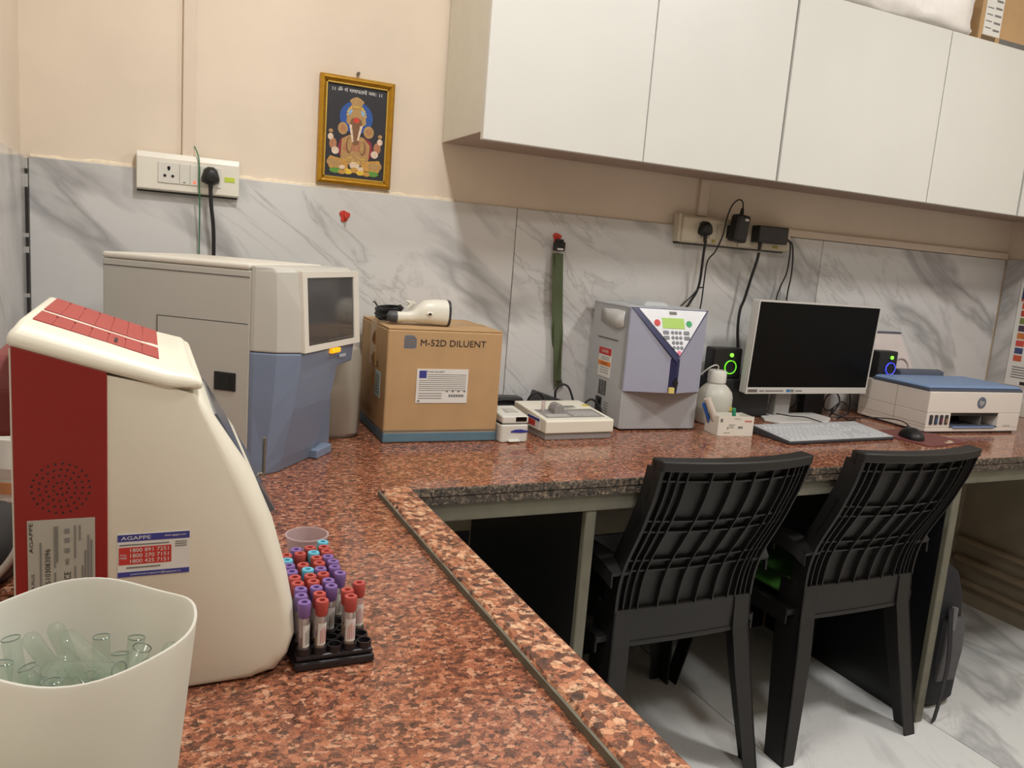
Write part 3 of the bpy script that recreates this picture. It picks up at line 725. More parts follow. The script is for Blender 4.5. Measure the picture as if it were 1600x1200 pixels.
agt('TOLL', PAPER, (-.0185, ys, .966), (1, 0, 0), UP, width=.006, height=.002); agt('FREE', PAPER, (-.0185, ys, .963), (1, 0, 0), UP, width=.006, height=.002)
for i, n_ in enumerate(('1800 891 7251', '1800 270 7151', '1800 425 7151')): agt(n_, PAPER, (.0045, ys, .9705-i*.0055), (1, 0, 0), UP, width=.034, height=.0038)
for q_ in ((-.022, .022, .9755, .9766), (-.016, .014, .9522, .9535), (.0275, .038, .976, .9768), (.0275, .038, .9738, .9746), (.0275, .038, .9716, .9724)): AG(MB().box(q_[0], q_[1], ys-.0003, ys, q_[2], q_[3]), 'printed_line', INKG)
# slanted touch screen on the front, sampling probe, cord
n3 = Vector((.066, 0, .042)).normalized(); 
a0, a1 = Vector((.062*k1, 0, 1.28-(1.28-1.102)*k1)), Vector((.1195*k1, 0, 1.28-(1.28-.998)*k1)); nn = Vector((.848, 0, .53))
scr = MB().loft([[a0+Vector((0, AY+.03, 0))+nn*-.002, a0+Vector((0, AY+.03, 0))+nn*.0025, a0+Vector((0, Y2-.03, 0))+nn*.0025, a0+Vector((0, Y2-.03, 0))-nn*.002],
                 [a1+Vector((0, AY+.03, 0))-nn*.002, a1+Vector((0, AY+.03, 0))+nn*.0045, a1+Vector((0, Y2-.03, 0))+nn*.0045, a1+Vector((0, Y2-.03, 0))-nn*.002]])
AG(scr, 'touch_screen', mat('screen_grey', (84, 88, 98), .12), bevel=.001)
STEEL = mat('steel', (150, 145, 135), .3, metal=.9)
pb = MB(); pb.tube([(.118, .98, .992), (.133, .98, .992)], .002, 8); pb.tube([(.1325, .98, .988), (.1325, .98, 1.037)], .0022, 10)
AG(pb, 'sampling_probe', STEEL, smooth=50)
WC = mat('white_cable', (212, 206, 196), .5)
AG(MB().tube(sm([(-.115, .93, 1.08), (-.1145, .93, 1.03), (-.113, .93, .99), (-.114, .925, .965), (-.122, .92, .935), (-.14, .92, .91), (-.165, .93, .885)]), .0042, 8), 'cord', WC, smooth=60)
for x, y in ((-.08, AY+.03), (.09, AY+.03), (-.08, Y2-.03), (.09, Y2-.03)): AG(MB().cyl((x, y, CT+.0004), .01, .0076, 'z', 12), 'foot', BLK)
# things beside it at the left wall
t = thing('plastic_tub', 'white plastic tub by the left wall behind the analyser', 'tub', (-.185, 1.5, CT))
MB().lathe([(.04, 0), (.048, .06), (.05, .062), (.05, .11), (.047, .11), (.045, .006)], n=24, cap1=True).build('tub_body', mat('tub_white', (226, 222, 212), .4), t, smooth=40)
MB().lathe([(.0485, .02), (.0505, .02), (.0515, .04), (.0495, .04)], n=24, cap0=False, cap1=False).build('orange_band', mat('tub_orange', (190, 130, 84), .6), t, smooth=40)
b = MB(); b.loft([[(-.06+.05*math.cos(2*PI*i/16)*s+.0, .05*math.sin(2*PI*i/16)*s*2.2, z) for i in range(16)] for s, z in ((.8, 0), (1, .02), (.95, .05), (.6, .07))])
o = b.build('black_pouch', BLK, smooth=60); o.location = (-.13, 1.2, CT); tag(o, 'black soft pouch beside the left wall behind the analyser', 'pouch')

# ------------------------------------------------------------------ bucket of glass tubes
BX, BY, BZ = -.042, .594, 1.0
BUCK = translucent('bucket_plastic', (248, 249, 243), .5, .1, .4)
def sq(a, r, p=.75):
    return (r*math.copysign(abs(math.cos(a))**p, math.cos(a)), r*math.copysign(abs(math.sin(a))**p, math.sin(a)))
def rim(a): return .003*math.sin(3*a+2.6)+.0015*math.sin(5*a+.3)
NB = 64; R = []
for j in range(13):
    k = j/12; r = .058+.018*k; ringp = []
    for i in range(NB):
        a = 2*PI*i/NB; q = sq(a, r, .93); z = k*(BZ-CT)+(rim(a) if k == 1 else rim(a)*k**4)
        ringp.append((q[0]*1.02, q[1], z))
    R.append(ringp)
Ri = [[(p[0]*.975, p[1]*.975, max(p[2], .003)) for p in rg] for rg in reversed(R)]
t = thing('bucket', 'translucent white cut-open plastic bucket holding used glass tubes', 'bucket', (BX, BY, CT))
MB().loft(R+Ri, False, True).build('bucket_body', BUCK, t, smooth=40)
b = MB(); b.prism([(sq(2*PI*i/NB, .058, .8)[0]*1.02, sq(2*PI*i/NB, .058, .8)[1]) for i in range(NB)], 'z', 0, .0025); b.build('bucket_base', BUCK, t)
GL = thin_glass('tube_glass', (243, 248, 244), .05)
def tube_mesh():
    ro, ri, L = .0062, .0054, .075
    P = [(.0008, 0)]+[(ro*math.sin(a), ro-ro*math.cos(a)) for a in (.4, .8, 1.2, PI/2)]+[(ro, L-.001)]
    b = MB().lathe(P, n=18, cap1=False)
    b.mt(1).tube([(ro*math.cos(2*PI*i/18), ro*math.sin(2*PI*i/18), L-.0005) for i in range(18)], .0005, 5, True); return b
g0 = None; rb = random.Random(21)
import numpy as np
def brad(z): return (.058+.018*max(0, min(1, (z-CT)/(BZ-CT))))*.955-.0066
segs = []; TS = np.linspace(0, 1, 9)[None, :, None]
def fits(a, b):
    for p in (a, b):
        if math.hypot(p[0]-BX, p[1]-BY) > brad(p[2]) or p[2] < CT+.0075: return False
    if not segs: return True
    A = np.array([q[0] for q in segs])[:, None, :]; B = np.array([q[1] for q in segs])[:, None, :]
    P = A+(B-A)*TS; Q = np.array(a)[None, None, :]+(np.array(b)-np.array(a))[None, None, :]*TS
    return np.min(np.linalg.norm(P[:, :, None, :]-Q[:, None, :, :], axis=3)) > .0128
def put_tube(a, d):
    a = Vector(a); d = Vector(d).normalized(); segs.append((tuple(a), tuple(a+d*.069)))
    global g0
    if g0 is None: g0 = o = tube_mesh().build('glass_tube', [GL, mat('glass_rim_refraction', (120, 132, 124), .1)], smooth=50)  # rim coloured darker to imitate the dark refraction at the tube mouth
    else: o = g0.copy(); COL.objects.link(o)
    o.matrix_world = Matrix.Translation(a-d*.0062) @ d.to_track_quat('Z', 'Y').to_matrix().to_4x4()
    return tag(o, 'loose empty glass test tube jumbled in the bucket', 'test tube', 'glass tubes in the bucket')
o = put_tube((BX-.043, BY-.047, CT+.157), (1, .04, .035)); tag(o, 'glass test tube lying flat against the near rim of the bucket')
for a, d in (((.03, .03, .085), (.1, .12, 1)), ((.038, .005, .08), (.12, .0, 1)), ((.047, .02, .07), (.12, .1, 1)), ((.012, .045, .082), (0, .1, 1)), ((-.015, .02, .08), (-.3, .1, 1)), ((-.045, .03, .07), (-.1, .1, 1))):
    a = Vector((BX, BY, CT))+Vector(a); d = Vector(d).normalized()
    if fits(tuple(a), tuple(a+d*.069)): put_tube(a, d)
for k in range(9000):
    if len(segs) >= 90: break
    zc = CT+.01+.095*(k/9000)**.7; an = rb.random()*2*PI; rd = .055*math.sqrt(rb.random()); tl_ = rb.choice((1, -1))*rb.uniform(.05, 1.0 if k < 6000 else .5); az = rb.random()*2*PI
    d = Vector((math.sin(tl_)*math.cos(az), math.sin(tl_)*math.sin(az), math.cos(tl_)))
    if rb.random() < .45: d = -d; zc += .062
    a = Vector((BX+rd*math.cos(an), BY+rd*math.sin(an), zc)); e = a+d*.069
    if max(a.z, e.z) > BZ-.02: continue
    if fits(tuple(a), tuple(e)): put_tube(a, d)
for k in range(60000):
    if len(segs) >= 110: break
    an = rb.random()*2*PI; rd = .062*math.sqrt(rb.random()); tl_ = rb.uniform(.0, 1.35); az = rb.random()*2*PI
    e = Vector((BX+rd*math.cos(an), BY+rd*math.sin(an), rb.uniform(BZ-.055, BZ-.02)))
    d = Vector((math.sin(tl_)*math.cos(az), math.sin(tl_)*math.sin(az), -math.cos(tl_)))
    a = e+d*.069
    if not fits(tuple(e), tuple(a)): continue
    if rb.random() < .5: put_tube(e, d)
    else: put_tube(a, -d)

# ------------------------------------------------------------------ rack of capped sample tubes
RX0, RX1, RY0, RY1 = .1475, .2365, .8115, 1.006
t = thing('tube_rack', 'black plastic rack of capped blood sample tubes beside the analyser', 'rack', (.19, .9, CT))
RK = mat('rack_black', (36, 32, 36), .35, var=.1)
colx = [.159+i*.0168 for i in range(5)]; rowy = [.8225+j*.0171 for j in range(11)]
child_world(MB().box(RX0, RX1, RY0, RY1, CT, CT+.010), 'base', RK, t, bevel=.003)
child_world(MB().box(RX0+.002, RX1-.002, RY0+.002, RY1-.002, CT+.0112, CT+.0165), 'tray', RK, t, bevel=.002)
hol = None
for x in colx:
    for y in rowy:
        if hol is None:
            hol = MB().lathe([(.0082, 0), (.0082, .007), (.0066, .007), (.0066, .0008)], n=18, cap0=False).build('tube_well', RK, t, smooth=40); h = hol
        else: h = hol.copy(); COL.objects.link(h)
        h.location = (x-.19, y-.9, .0163)
CAPC = {'p': mat('cap_purple', (126, 98, 160), .45), 'r': mat('cap_red', (178, 76, 70), .45), 'c': mat('cap_cyan', (104, 184, 208), .4)}
CAPW = {'p': 'purple', 'r': 'red', 'c': 'light blue'}
CLR = thin_glass('tube_plastic', (246, 240, 240), .25)
BLOOD = mat('blood', (86, 16, 22), .3); SERUM = mat('serum', (176, 140, 30), .3); BLUEL = mat('cyan_liquid', (120, 24, 30), .3)
grid = {(0, 0): 'p', (0, 1): 'p', (0, 2): 'p', (0, 3): 'r', (0, 4): 'r', (0, 5): 'p', (0, 6): 'p', (0, 7): 'c', (0, 8): 'r',
        (1, 0): 'r', (1, 1): 'r', (1, 2): 'p', (1, 3): 'r', (1, 4): 'r', (1, 5): 'c', (1, 6): 'r', (1, 8): 'r', (1, 9): 'p',
        (2, 2): 'p', (2, 3): 'p', (2, 4): 'r', (2, 5): 'p', (2, 6): 'r', (2, 7): 'r', (2, 8): 'c', (2, 9): 'r',
        (3, 0): 'r', (3, 1): 'r', (3, 4): 'p', (3, 5): 'p', (3, 6): 'p', (3, 7): 'p', (3, 8): 'r', (3, 9): 'r', (3, 10): 'c',
        (4, 2): 'r'}
proto = {}
def sample(kind):
    tt = thing('sample_tube', 'x', 'sample tube', (0, 0, 0), 0, 'capped sample tubes in the black rack')
    MB().lathe([(.004, 0), (.006, .003), (.006, .052)], n=16, cap1=False).build('tube', CLR, tt, smooth=50)
    lv = {'p': .016, 'r': .021, 'c': .016}[kind]
    MB().lathe([(.002, .0015), (.005, .004), (.0052, lv)], n=14).build('sample', BLOOD if kind != 'r' else SERUM, tt, smooth=50)
    if kind == 'r': MB().lathe([(.0054, .021), (.0054, .0235)], n=14).build('clot', BLOOD, tt, smooth=50)
    n = 14; b = MB(); a0_ = -2.2; R = []
    for i in range(n+1):
        a = a0_+i*(2.3/n); R.append([(.0063*math.cos(a), .0063*math.sin(a), z) for z in (.01, .036)])
    b.loft(R, False, False, closed=False); lb_ = b.build('paper_label', PAPER, tt, smooth=60)
    q = MB()
    for i in range(5):
        a = a0_+.55+i*.3; R = []
        for da in (-.05, .05): R.append([(.00645*math.cos(a+da), .00645*math.sin(a+da), z) for z in (.013, .028+.002*(i % 3))])
        q.loft(R, False, False, closed=False)
    q.build('label_print', INK if kind != 'r' else INKR, lb_)
    MB().lathe([(.0058, .0435), (.0069, .045), (.0074, .0595), (.0067, .061), (.0034, .061), (.003, .056), (.0005, .056)], n=18).build('cap', CAPC[kind], tt, smooth=35)
    return tt
for kd in 'prc': proto[kd] = [sample(kd), False]
ordn = ['front', 'second', 'third', 'fourth', 'fifth', 'sixth', 'seventh', 'eighth', 'ninth', 'tenth', 'back']
coln = ['leftmost', 'second from left', 'middle', 'second from right', 'rightmost']
for (c, r), kd in grid.items():
    pr_, used = proto[kd]
    o = pr_ if not used else copy_tree(pr_); proto[kd][1] = True
    o.location = (colx[c]+random.uniform(-.0006, .0006), rowy[r]+random.uniform(-.0006, .0006), CT+.0167); o.rotation_euler = (random.uniform(-.03, .03), random.uniform(-.03, .03), random.uniform(-.4, .9))
    o['label'] = '%s-capped sample tube in the black rack, %s row, %s column' % (CAPW[kd], ordn[r], coln[c])
# plastic cup behind the rack
CUPM = translucent('cup_plastic', (224, 206, 208), .45, .2, .3)
t = thing('plastic_cup', 'translucent pinkish plastic cup standing behind the tube rack', 'cup', (.2015, 1.05, CT))
MB().lathe([(.019, .0), (.0275, .066), (.029, .066), (.029, .068), (.0268, .068), (.0182, .0015)], n=32).build('cup_body', CUPM, t, smooth=40)

# ------------------------------------------------------------------ blood cell counter in the corner
LG = mat('device_grey', (192, 190, 182), .45, var=.012, scale=8); LGW = mat('device_white', (224, 220, 208), .4, var=.01)
BLU = mat('device_blue', (122, 136, 160), .42, var=.02, scale=8); SEAM = mat('seam_dark', (70, 66, 62), .7)
th = math.radians(52.5)
hm = thing('blood_counter', 'large grey blood cell counter with blue lower front and screen', 'analyser', (.24, 1.53, CT), th)
# local: +x along the front, +y to the rear, front faces -y
H_ = .41; Wd_, Dp = .308, .40
MB().box(0, Wd_-.012, .075, Dp, 0, H_-.012).build('side_body', LG, hm, bevel=.003)
MB().box(-.001, Wd_-.012, .078, Dp+.001, H_-.0115, H_).build('top_cover', LGW, hm, bevel=.004)
MB().box(-.0006, .001, .078, Dp-.002, H_-.026, H_-.0245).build('seam', SEAM, hm)
dr = MB().box(-.0012, .001, .08, .275, .02, .295).build('access_door', LG, hm)
MB().box(-.0014, .0005, .08, .277, .2955, .2965).build('seam', SEAM, hm); MB().box(-.0014, .0005, .2755, .2768, .02, .2965).build('seam', SEAM, hm)
lt = MB().box(-.0035, .001, .102, .148, .163, .199).build('latch', BLK, dr, bevel=.001)
MB().box(-.0042, -.003, .113, .136, .17, .192).build('latch_button', BLKG, lt)
# front cowl: upper (grey) and lower (blue), leaning
def plan(z, out):    # cowl outline at a height, out = how far the front stands proud
    return [(0, .076, z), (.0, .066, z), (.012+.0, .03-out*.5, z), (.045, .002-out, z), (Wd_-.02, -out, z), (Wd_, .01-out, z), (Wd_, .076, z)]
MB().loft([plan(.2445, .012), plan(.33, .008), plan(H_-.012, .0), plan(H_-.002, -.012)]).build('upper_cowl', LG, hm, bevel=.003)
z0, z1 = .012, .2435
low = MB()
def planb(z, out, xr): return [(0, .076, z), (.0, .066, z), (.012, .03-out*.5, z), (.045, .002-out, z), (xr, -out, z), (xr, .076, z)]
low.loft([planb(0, -.03, .175), planb(.03, -.022, .185), planb(.13, -.002, .205), planb(.19, .006, .215), planb(.2435, .012, .225)])
low.build('lower_cowl', BLU, hm, bevel=.003)
MB().loft([[(.2, -.010, z) if False else (.2, -o_, z), (Wd_, .01-o_, z), (Wd_, .076, z), (.2, .076, z)] for z, o_ in ((.2, .008), (.2435, .012))]).build('sample_bay_hood', BLU, hm, bevel=.004)
MB().box(.19, .29, .04, .078, 0, .2).build('sample_bay_back', BLU, hm, bevel=.004)
MB().box(.17, .24, .01, .06, 0, .02).build('sample_bay_foot', BLU, hm, bevel=.003)
fr = MB(); fy = -.014
ZS0, ZS1 = .245, .402
def scp(x, z, y): return (x, y+(.402-z)*-.07, z)
bz = MB()
for x0, x1, a, c in ((.046, .064, ZS0, ZS1), (Wd_-.03, Wd_-.004, ZS0, ZS1), (.064, Wd_-.03, ZS1-.012, ZS1), (.064, Wd_-.03, ZS0, ZS0+.012)):
    bz.loft([[scp(x0, a, .004), scp(x1, a, .004), scp(x1, c, .004), scp(x0, c, .004)], [scp(x0, a, -.006), scp(x1, a, -.006), scp(x1, c, -.006), scp(x0, c, -.006)]])
bz.build('screen_bezel', LGW, hm)
sp = MB().loft([[scp(.064, ZS0+.012, .004), scp(Wd_-.03, ZS0+.012, .004), scp(Wd_-.03, ZS1-.012, .004), scp(.064, ZS1-.012, .004)], [scp(.064, ZS0+.012, -.0035), scp(Wd_-.03, ZS0+.012, -.0035), scp(Wd_-.03, ZS1-.012, -.0035), scp(.064, ZS1-.012, -.0035)]]).build('screen', mat('screen_dark', (72, 70, 70), .1), hm)
q = MB().box(.15, .27, -.0158, -.0148, .2615, .2625); q.build('screen_print', INKG, sp)
MB().box(.165, .205, -.0185, -.008, .2325, .2425).build('status_lamp', mat('lamp_amber', (255, 168, 20), .4, emit=.9), hm, bevel=.002)
text('mindray', mat('logo_blue', (58, 64, 110), .5), hm, (.178, -.0128, .223), (1, 0, 0), (0, 0, 1), width=.05, height=.006)
for i_ in range(4): MB().box(.21+i_*.008, .216+i_*.008, -.0138, -.012, .22, .226).build('model_print', mat('logo_grey', (180, 184, 196), .5), hm)
WYEL = mat('warn_yellow', (200, 180, 60), .6)
for z in (.11, .135): MB().prism([(.2, z), (.212, z), (.206, z+.014)], 'y', .0395, .0385).build('warning_sign', WYEL, hm)
wl_ = MB().box(.2, .216, .039, .04, .055, .085).build('warning_label', PAPER, hm); MB().box(.2, .216, .0384, .039, .074, .085).build('label_band', mat('warn_orange', (222, 110, 40), .6), wl_); MB().box(.202, .214, .0384, .039, .062, .066).build('label_print', INKB, wl_)
# waste can behind the counter
CAN = translucent('can_plastic', (222, 216, 202), .4, .25, .35)
t = thing('waste_can', 'translucent waste can of brown liquid between counter and carton', 'can', (.405, 1.945, CT))
R = []
for z, k in ((0, .9), (.012, 1), (.19, 1), (.215, .92), (.235, .6), (.25, .3), (.262, .3)):
    R.append([(sq(2*PI*i/32, .075*k, .5)[0], sq(2*PI*i/32, .1*k, .5)[1], z) for i in range(32)])
MB().loft(R).build('can_body', CAN, t, smooth=40)
R = [[(sq(2*PI*i/32, .0725*k, .5)[0], sq(2*PI*i/32, .0975*k, .5)[1], z) for i in range(32)] for z, k in ((.003, .9), (.013, 1), (.11, 1))]
MB().loft(R).build('waste_liquid', mat('waste_brown', (150, 120, 88), .3), t, smooth=40)
MB().cyl((0, 0, .262), .024, .02, 'z', 24).build('cap', WHITE, t, bevel=.002)

# ------------------------------------------------------------------ diluent carton
bx = thing('diluent_carton', 'brown cardboard diluent carton standing on the counter', 'box', (.512, 1.792, CT), math.radians(-1.5))
BW, BD, BH = .29, .275, .277
BLUC = mat('carton_blue', (92, 122, 138), .7, var=.06)
MB().box(0, BW, 0, BD, 0, BH-.004).build('body', CARD, bx, bevel=.004)
MB().box(-.0008, BW+.0008, -.0008, BD+.0008, 0.001, .026).build('printed_band', BLUC, bx, bevel=.003)
MB().box(-.0007, BW+.0007, -.0007, BD, .0275, .0315).build('printed_line', mat('carton_grey', (120, 110, 96), .7), bx)
for y0, y1 in ((.001, BD/2-.001), (BD/2+.001, BD-.001)): MB().box(.001, BW-.001, y0, y1, BH-.004, BH).build('flap', CARD, bx, bevel=.001)
MB().box(-.012, .0, .02, BD*.98, BH-.08, BH-.074).build('torn_flap', CARDD, bx) if False else None
b = MB(); b.loft([[(.0, y, z), (-.004-.006*math.sin(k_*1.7), y, z+.0), (-.003-.006*math.sin(k_*1.7), y, z+.004), (.0, y, z+.004)] for k_, (y, z) in enumerate([(.12+.0*i, .12+i*.014) for i in range(11)])])
b.build('torn_edge', CARDD, bx)
TAPE = mat('tape_tan', (176, 142, 98), .35)
MB().box(-.0012, .001, BD/2-.03, BD/2+.03, .17, BH).build('tape', TAPE, bx); MB().box(0, BW, BD/2-.03, BD/2+.03, BH, BH+.0006).build('tape', TAPE, bx)
b = MB()
for i in range(5): b.box(.002+.0, -.001, .05+i*.004, .052+i*.004, .18+.0, .235)
text('M-52D DILUENT', INK, bx, (.163, -.0006, .244), (1, 0, 0), (0, 0, 1), width=.166, height=.0155)
LOGO = mat('logo_slate', (92, 112, 132), .7)
pgn = [(.04, .23), (.066, .23), (.07, .234), (.07, .252), (.062, .26), (.044, .26), (.04, .256)]
lo = MB().prism(pgn, 'y', -.0006, .001).build('logo', LOGO, bx)
b = MB()
for i in range(5): b.box(.042, .068, -.0010, -.0006, .2345+i*.005, .236+i*.005)
b.build('logo_lines', CARDD, lo)
lb = MB().box(.075, .205, -.0012, .0, .098, .181).build('product_label', PAPER, bx)
lg = MB().box(.081, .099, -.0018, -.0012, .159, .177).build('label_logo', INKB, lb)
text('M-52D DILUENT', INK, lb, (.122, -.0013, .1745), (1, 0, 0), (0, 0, 1), width=.044, height=.0042)
b = MB()
for i in range(9): b.box(.101 if i < 3 else .081, .2, -.0016, -.0012, .167-i*.0048, .1682-i*.0048)
for i in range(3): b.box(.081, .14, -.0016, -.0012, .121-i*.006, .1225-i*.006)
b.box(.079, .085, -.0016, -.0012, .101, .105)
for x in (.15, .165, .18, .195): b.box(x, x+.005, -.0016, -.0012, .125, .129)
b.build('label_print', INKG, lb)
b = MB()
for i in range(18): b.box(.158+i*.0022, .158+i*.0022+(.0009 if i % 3 else .0015), -.0016, -.0012, .113, .119)
b.build('barcode', INK, lb)
text('20L', INK, bx, (-.0006, .085, .178), (0, -1, 0), (0, 0, 1), width=.026, height=.015)
sd = MB().box(-.0012, .0, .05, .1, .1, .162).build('side_label', mat('label_pale_blue', (170, 196, 198), .6), bx)
b = MB()
for i in range(6): b.box(-.0018, -.0012, .055, .092, .11+i*.008, .1125+i*.008)
b.build('label_print', INKG, sd)
b = MB()
for i in range(4): b.box(-.0006, .0, .12, .25, .045+i*.006, .0465+i*.006)
b.build('side_print', CARDD, bx)

# ------------------------------------------------------------------ barcode scanner on the carton
zt = CT+BH
sc_ = thing('barcode_scanner', 'white handheld barcode scanner lying on the diluent carton', 'scanner', (.565, 1.865, zt))
SW = mat('scanner_white', (226, 224, 212), .35, var=.01)
R = []; NS = 24
for x, ry, rz, cz in ((-.015, .013, .0125, .0195), (.015, .0125, .012, .0205), (.028, .015, .0145, .022), (.04, .022, .022, .028), (.055, .026, .0285, .0335), (.08, .028, .031, .0345), (.108, .029, .0325, .0335), (.113, .0285, .032, .033)):
    R.append([(x, sq(2*PI*i/NS, ry, .8)[0], cz+sq(2*PI*i/NS, rz, .8)[1]) for i in range(NS)])
MB().loft(R).build('housing', SW, sc_, smooth=50)
R = [[(x, sq(2*PI*i/NS, ry, .7)[0], .033+sq(2*PI*i/NS, rz, .7)[1]) for i in range(NS)] for x, ry, rz in ((.111, .0292, .0328), (.117, .0292, .0328), (.118, .026, .029))]
MB().loft(R).build('window_rim', mat('scanner_dark', (60, 60, 62), .35), sc_, smooth=40)
b = MB(); b.ball((.062, -.026, .031), (.0085, .003, .0055)); b.build('button_ring', SW, sc_, smooth=60); MB().ball((.062, -.0285, .031), (.0045, .0018, .003)).build('trigger_button', BLK, sc_, smooth=60)
R = [[(x, ry*math.cos(2*PI*i/16), .0195+ry*math.sin(2*PI*i/16)) for i in range(16)] for x, ry in ((-.036, .008), (-.03, .0135), (-.014, .0145))]
MB().loft(R).build('cable_boot', mat('boot_grey', (72, 74, 80), .5), sc_, smooth=40)
b = MB(); b.tube([(.02, .02, .04), (.033, .012, .055)], .006, 10); b.tube([(.014, .014, .058), (.034, .018, .048)], .004, 8); b.build('trigger', SW, sc_, smooth=40)
cp = []
rb = random.Random(9)
for i in range(8*14+1):
    a = 2*PI*i/14; lp = i/14
    cp.append((.555+.030*math.cos(a)*(1+.1*math.sin(lp*2.1)), 1.945+.052*math.sin(a)*(1+.08*math.cos(lp*1.7)), zt+.004+.0035*lp+.008*(math.cos(a)*.5+.5)*(.4+.1*lp)))
cp = [(.53, 1.866, zt+.019), (.52, 1.875, zt+.018), (.515, 1.9, zt+.012)]+cp[8:]
cc = MB().tube(cp, .0024, 6).build('scanner_cable', CABLE, sc_, smooth=60); 
for v in cc.data.vertices: v.co -= Vector((.565, 1.865, zt))
b = MB().tube(sm([(-.03, .045, .03), (-.045, .05, .036), (-.055, .05, .05), (-.06, .05, .047)], 4), .0014, 6); b.tube(sm([(-.035, .05, .03), (-.05, .055, .042), (-.052, .06, .047)], 4), .0014, 6); b.build('twist_tie', CABLE, sc_)

# ------------------------------------------------------------------ small white devices beside the carton
t = thing('small_base_unit', 'small white lower device with blue stripe beside the carton', 'device', (.846, 1.815, CT))
W1 = mat('dev_white', (214, 212, 204), .4, var=.012)
MB().prism([(-.04, -.045), (-.036, -.05), (.032, -.05), (.04, -.04), (.04, .05), (-.04, .05)], 'z', 0, .045).build('body', W1, t, bevel=.006, seg=3)
MB().prism([(-.012, .029), (.0, .033), (.016, .0335), (.036, .029), (.036, .026), (.015, .0245), (-.012, .026)], 'y', -.0512, -.045).build('blue_stripe', mat('stripe_blue', (52, 54, 140), .5), t)
MB().box(-.02, .012, -.06, -.048, .002, .008).build('tongue', W1, t, bevel=.003)
t = thing('small_meter', 'small white meter with dark display stacked on the blue-striped unit', 'meter', (.846, 1.82, CT+.0452))
MB().loft([[(-.035, y, z) for y, z in ((-.05, .002), (-.05, .021), (.045, .029), (.05, .029), (.05, .002))], [(.038, y, z) for y, z in ((-.05, .002), (-.05, .021), (.045, .029), (.05, .029), (.05, .002))]]).build('body', W1, t, bevel=.004, seg=3)
MB().box(-.038, .04, -.048, .05, 0, .003).build('rubber_base', BLK, t, bevel=.001)
MB().box(.002, .032, -.0512, -.045, .0075, .019).build('display', BLKG, t, bevel=.001)
MB().box(-.03, -.02, .005, .03, .024, .036).build('knob', W1, t, bevel=.003)
MB().box(-.01, .02, -.02, .02, .022, .0275).build('test_plate', mat('dev_grey', (190, 188, 180), .4), t)
t = thing('black_tray', 'black plastic tray leaning on the wall behind the carton', 'tray', (.96, 2.045, CT))
MB().prism([(-.075, 0), (.06, 0), (.052, .02), (.026, .064), (-.075, .068)], 'y', -.02, .02).build('tray_body', mat('tray_black', (52, 52, 54), .45), t, bevel=.006, seg=3)
MB().tube(sm([(-.07, -.021, .052), (-.03, -.024, .058), (.0, -.022, .054), (.022, -.02, .045)], 4), .004, 8).build('tray_rim', BLK, t, smooth=50)

# ------------------------------------------------------------------ photometer
t = thing('photometer', 'low white photometer with grey base and keypad, tube in its well', 'photometer', (.937, 1.775, CT), math.radians(1))
PGR = mat('photo_grey', (142, 138, 136), .5); PKEY = mat('photo_key', (178, 176, 172), .5); PW_ = mat('photo_white', (228, 224, 208), .4, var=.01)
MB().box(.0, .2, .0, .185, .0, .018).build('base', PGR, t, bevel=.002)
# top slopes up to the rear
MB().loft([[(-.002, y, z) for y, z in ((-.004, .018), (-.004, .05), (.0, .053), (.15, .065), (.19, .067), (.19, .018))], [(.204, y, z) for y, z in ((-.004, .018), (-.004, .05), (.0, .053), (.15, .065), (.19, .067), (.19, .018))]]).build('housing', PW_, t, bevel=.003, seg=3)
def pt_(y): return .053+(y/.15)*.012
def ps(x0, x1, y0, y1, h=.0008): return MB().loft([[(x, y0, pt_(y0)-.002), (x, y0, pt_(y0)+h), (x, y1, pt_(y1)+h), (x, y1, pt_(y1)-.002)] for x in (x0, x1)])
pp = ps(.012, .19, .02, .095).build('control_panel', PGR, t)
for i in range(6):
    for j in range(3): ps(.1+i*.0135, .111+i*.0135, .03+j*.015, .041+j*.015, .0016).build('key', PKEY, pp)
ps(.02, .085, .026, .05, .0014).build('key_strip', PKEY, pp)
ps(.08, .15, .115, .128).build('display', mat('photo_lcd', (120, 124, 116), .2), t)
MB().prism([(.085, .105), (.12, .112), (.15, .108), (.12, .102)], 'z', .058, .0625).build('groove', PGR, t)
b = MB(); b.prism([(.05, .052), (.05, .07), (.056, .081), (.066, .085), (.076, .081), (.08, .072), (.08, .052)], 'y', .05, .09); b.build('lid_knob', PGR, t, bevel=.004, seg=3)
MB().lathe([(.0055, 0), (.0055, .036), (.0047, .036), (.0047, .001)], (.028, .075, .054), 14).build('cuvette', CLR, t, smooth=40)
MB().prism([(.178, .125), (.196, .12), (.187, .135)], 'z', .063, .0668).build('warning_sign', WYEL, t)
sk = MB().box(-.0032, -.0018, .03, .1, .02, .05).build('contact_sticker', PAPER, t)
MB().box(-.0038, -.0032, .03, .1, .043, .05).build('sticker_band', INKB, sk); MB().box(-.0038, -.0032, .055, .1, .026, .041).build('sticker_panel', INKR, sk)
t = thing('cable_adapter', 'black adapter block with cords behind the photometer', 'adapter', (1.07, 2.03, CT))
MB().prism([(-.06, 0), (.07, 0), (.07, .05), (.055, .052), (-.045, .085), (-.05, .07)], 'y', -.02, .02).build('adapter_body', mat('adapter_grey', (62, 62, 64), .5), t, bevel=.004)
cable([(.985, 2.0, .85), (.992, 1.995, .885), (1.01, 1.99, .9), (1.03, 1.99, .89), (1.04, 1.985, .86), (1.05, 1.98, .83)], .003, 'thin black cord arching behind the left of the photometer')
cable([(1.075, 1.995, .885), (1.072, 1.99, .905), (1.085, 1.985, .925), (1.105, 1.98, .92), (1.12, 1.98, .895), (1.13, 1.975, .86), (1.14, 1.975, .83)], .0032, 'black cord loop standing up behind the photometer')
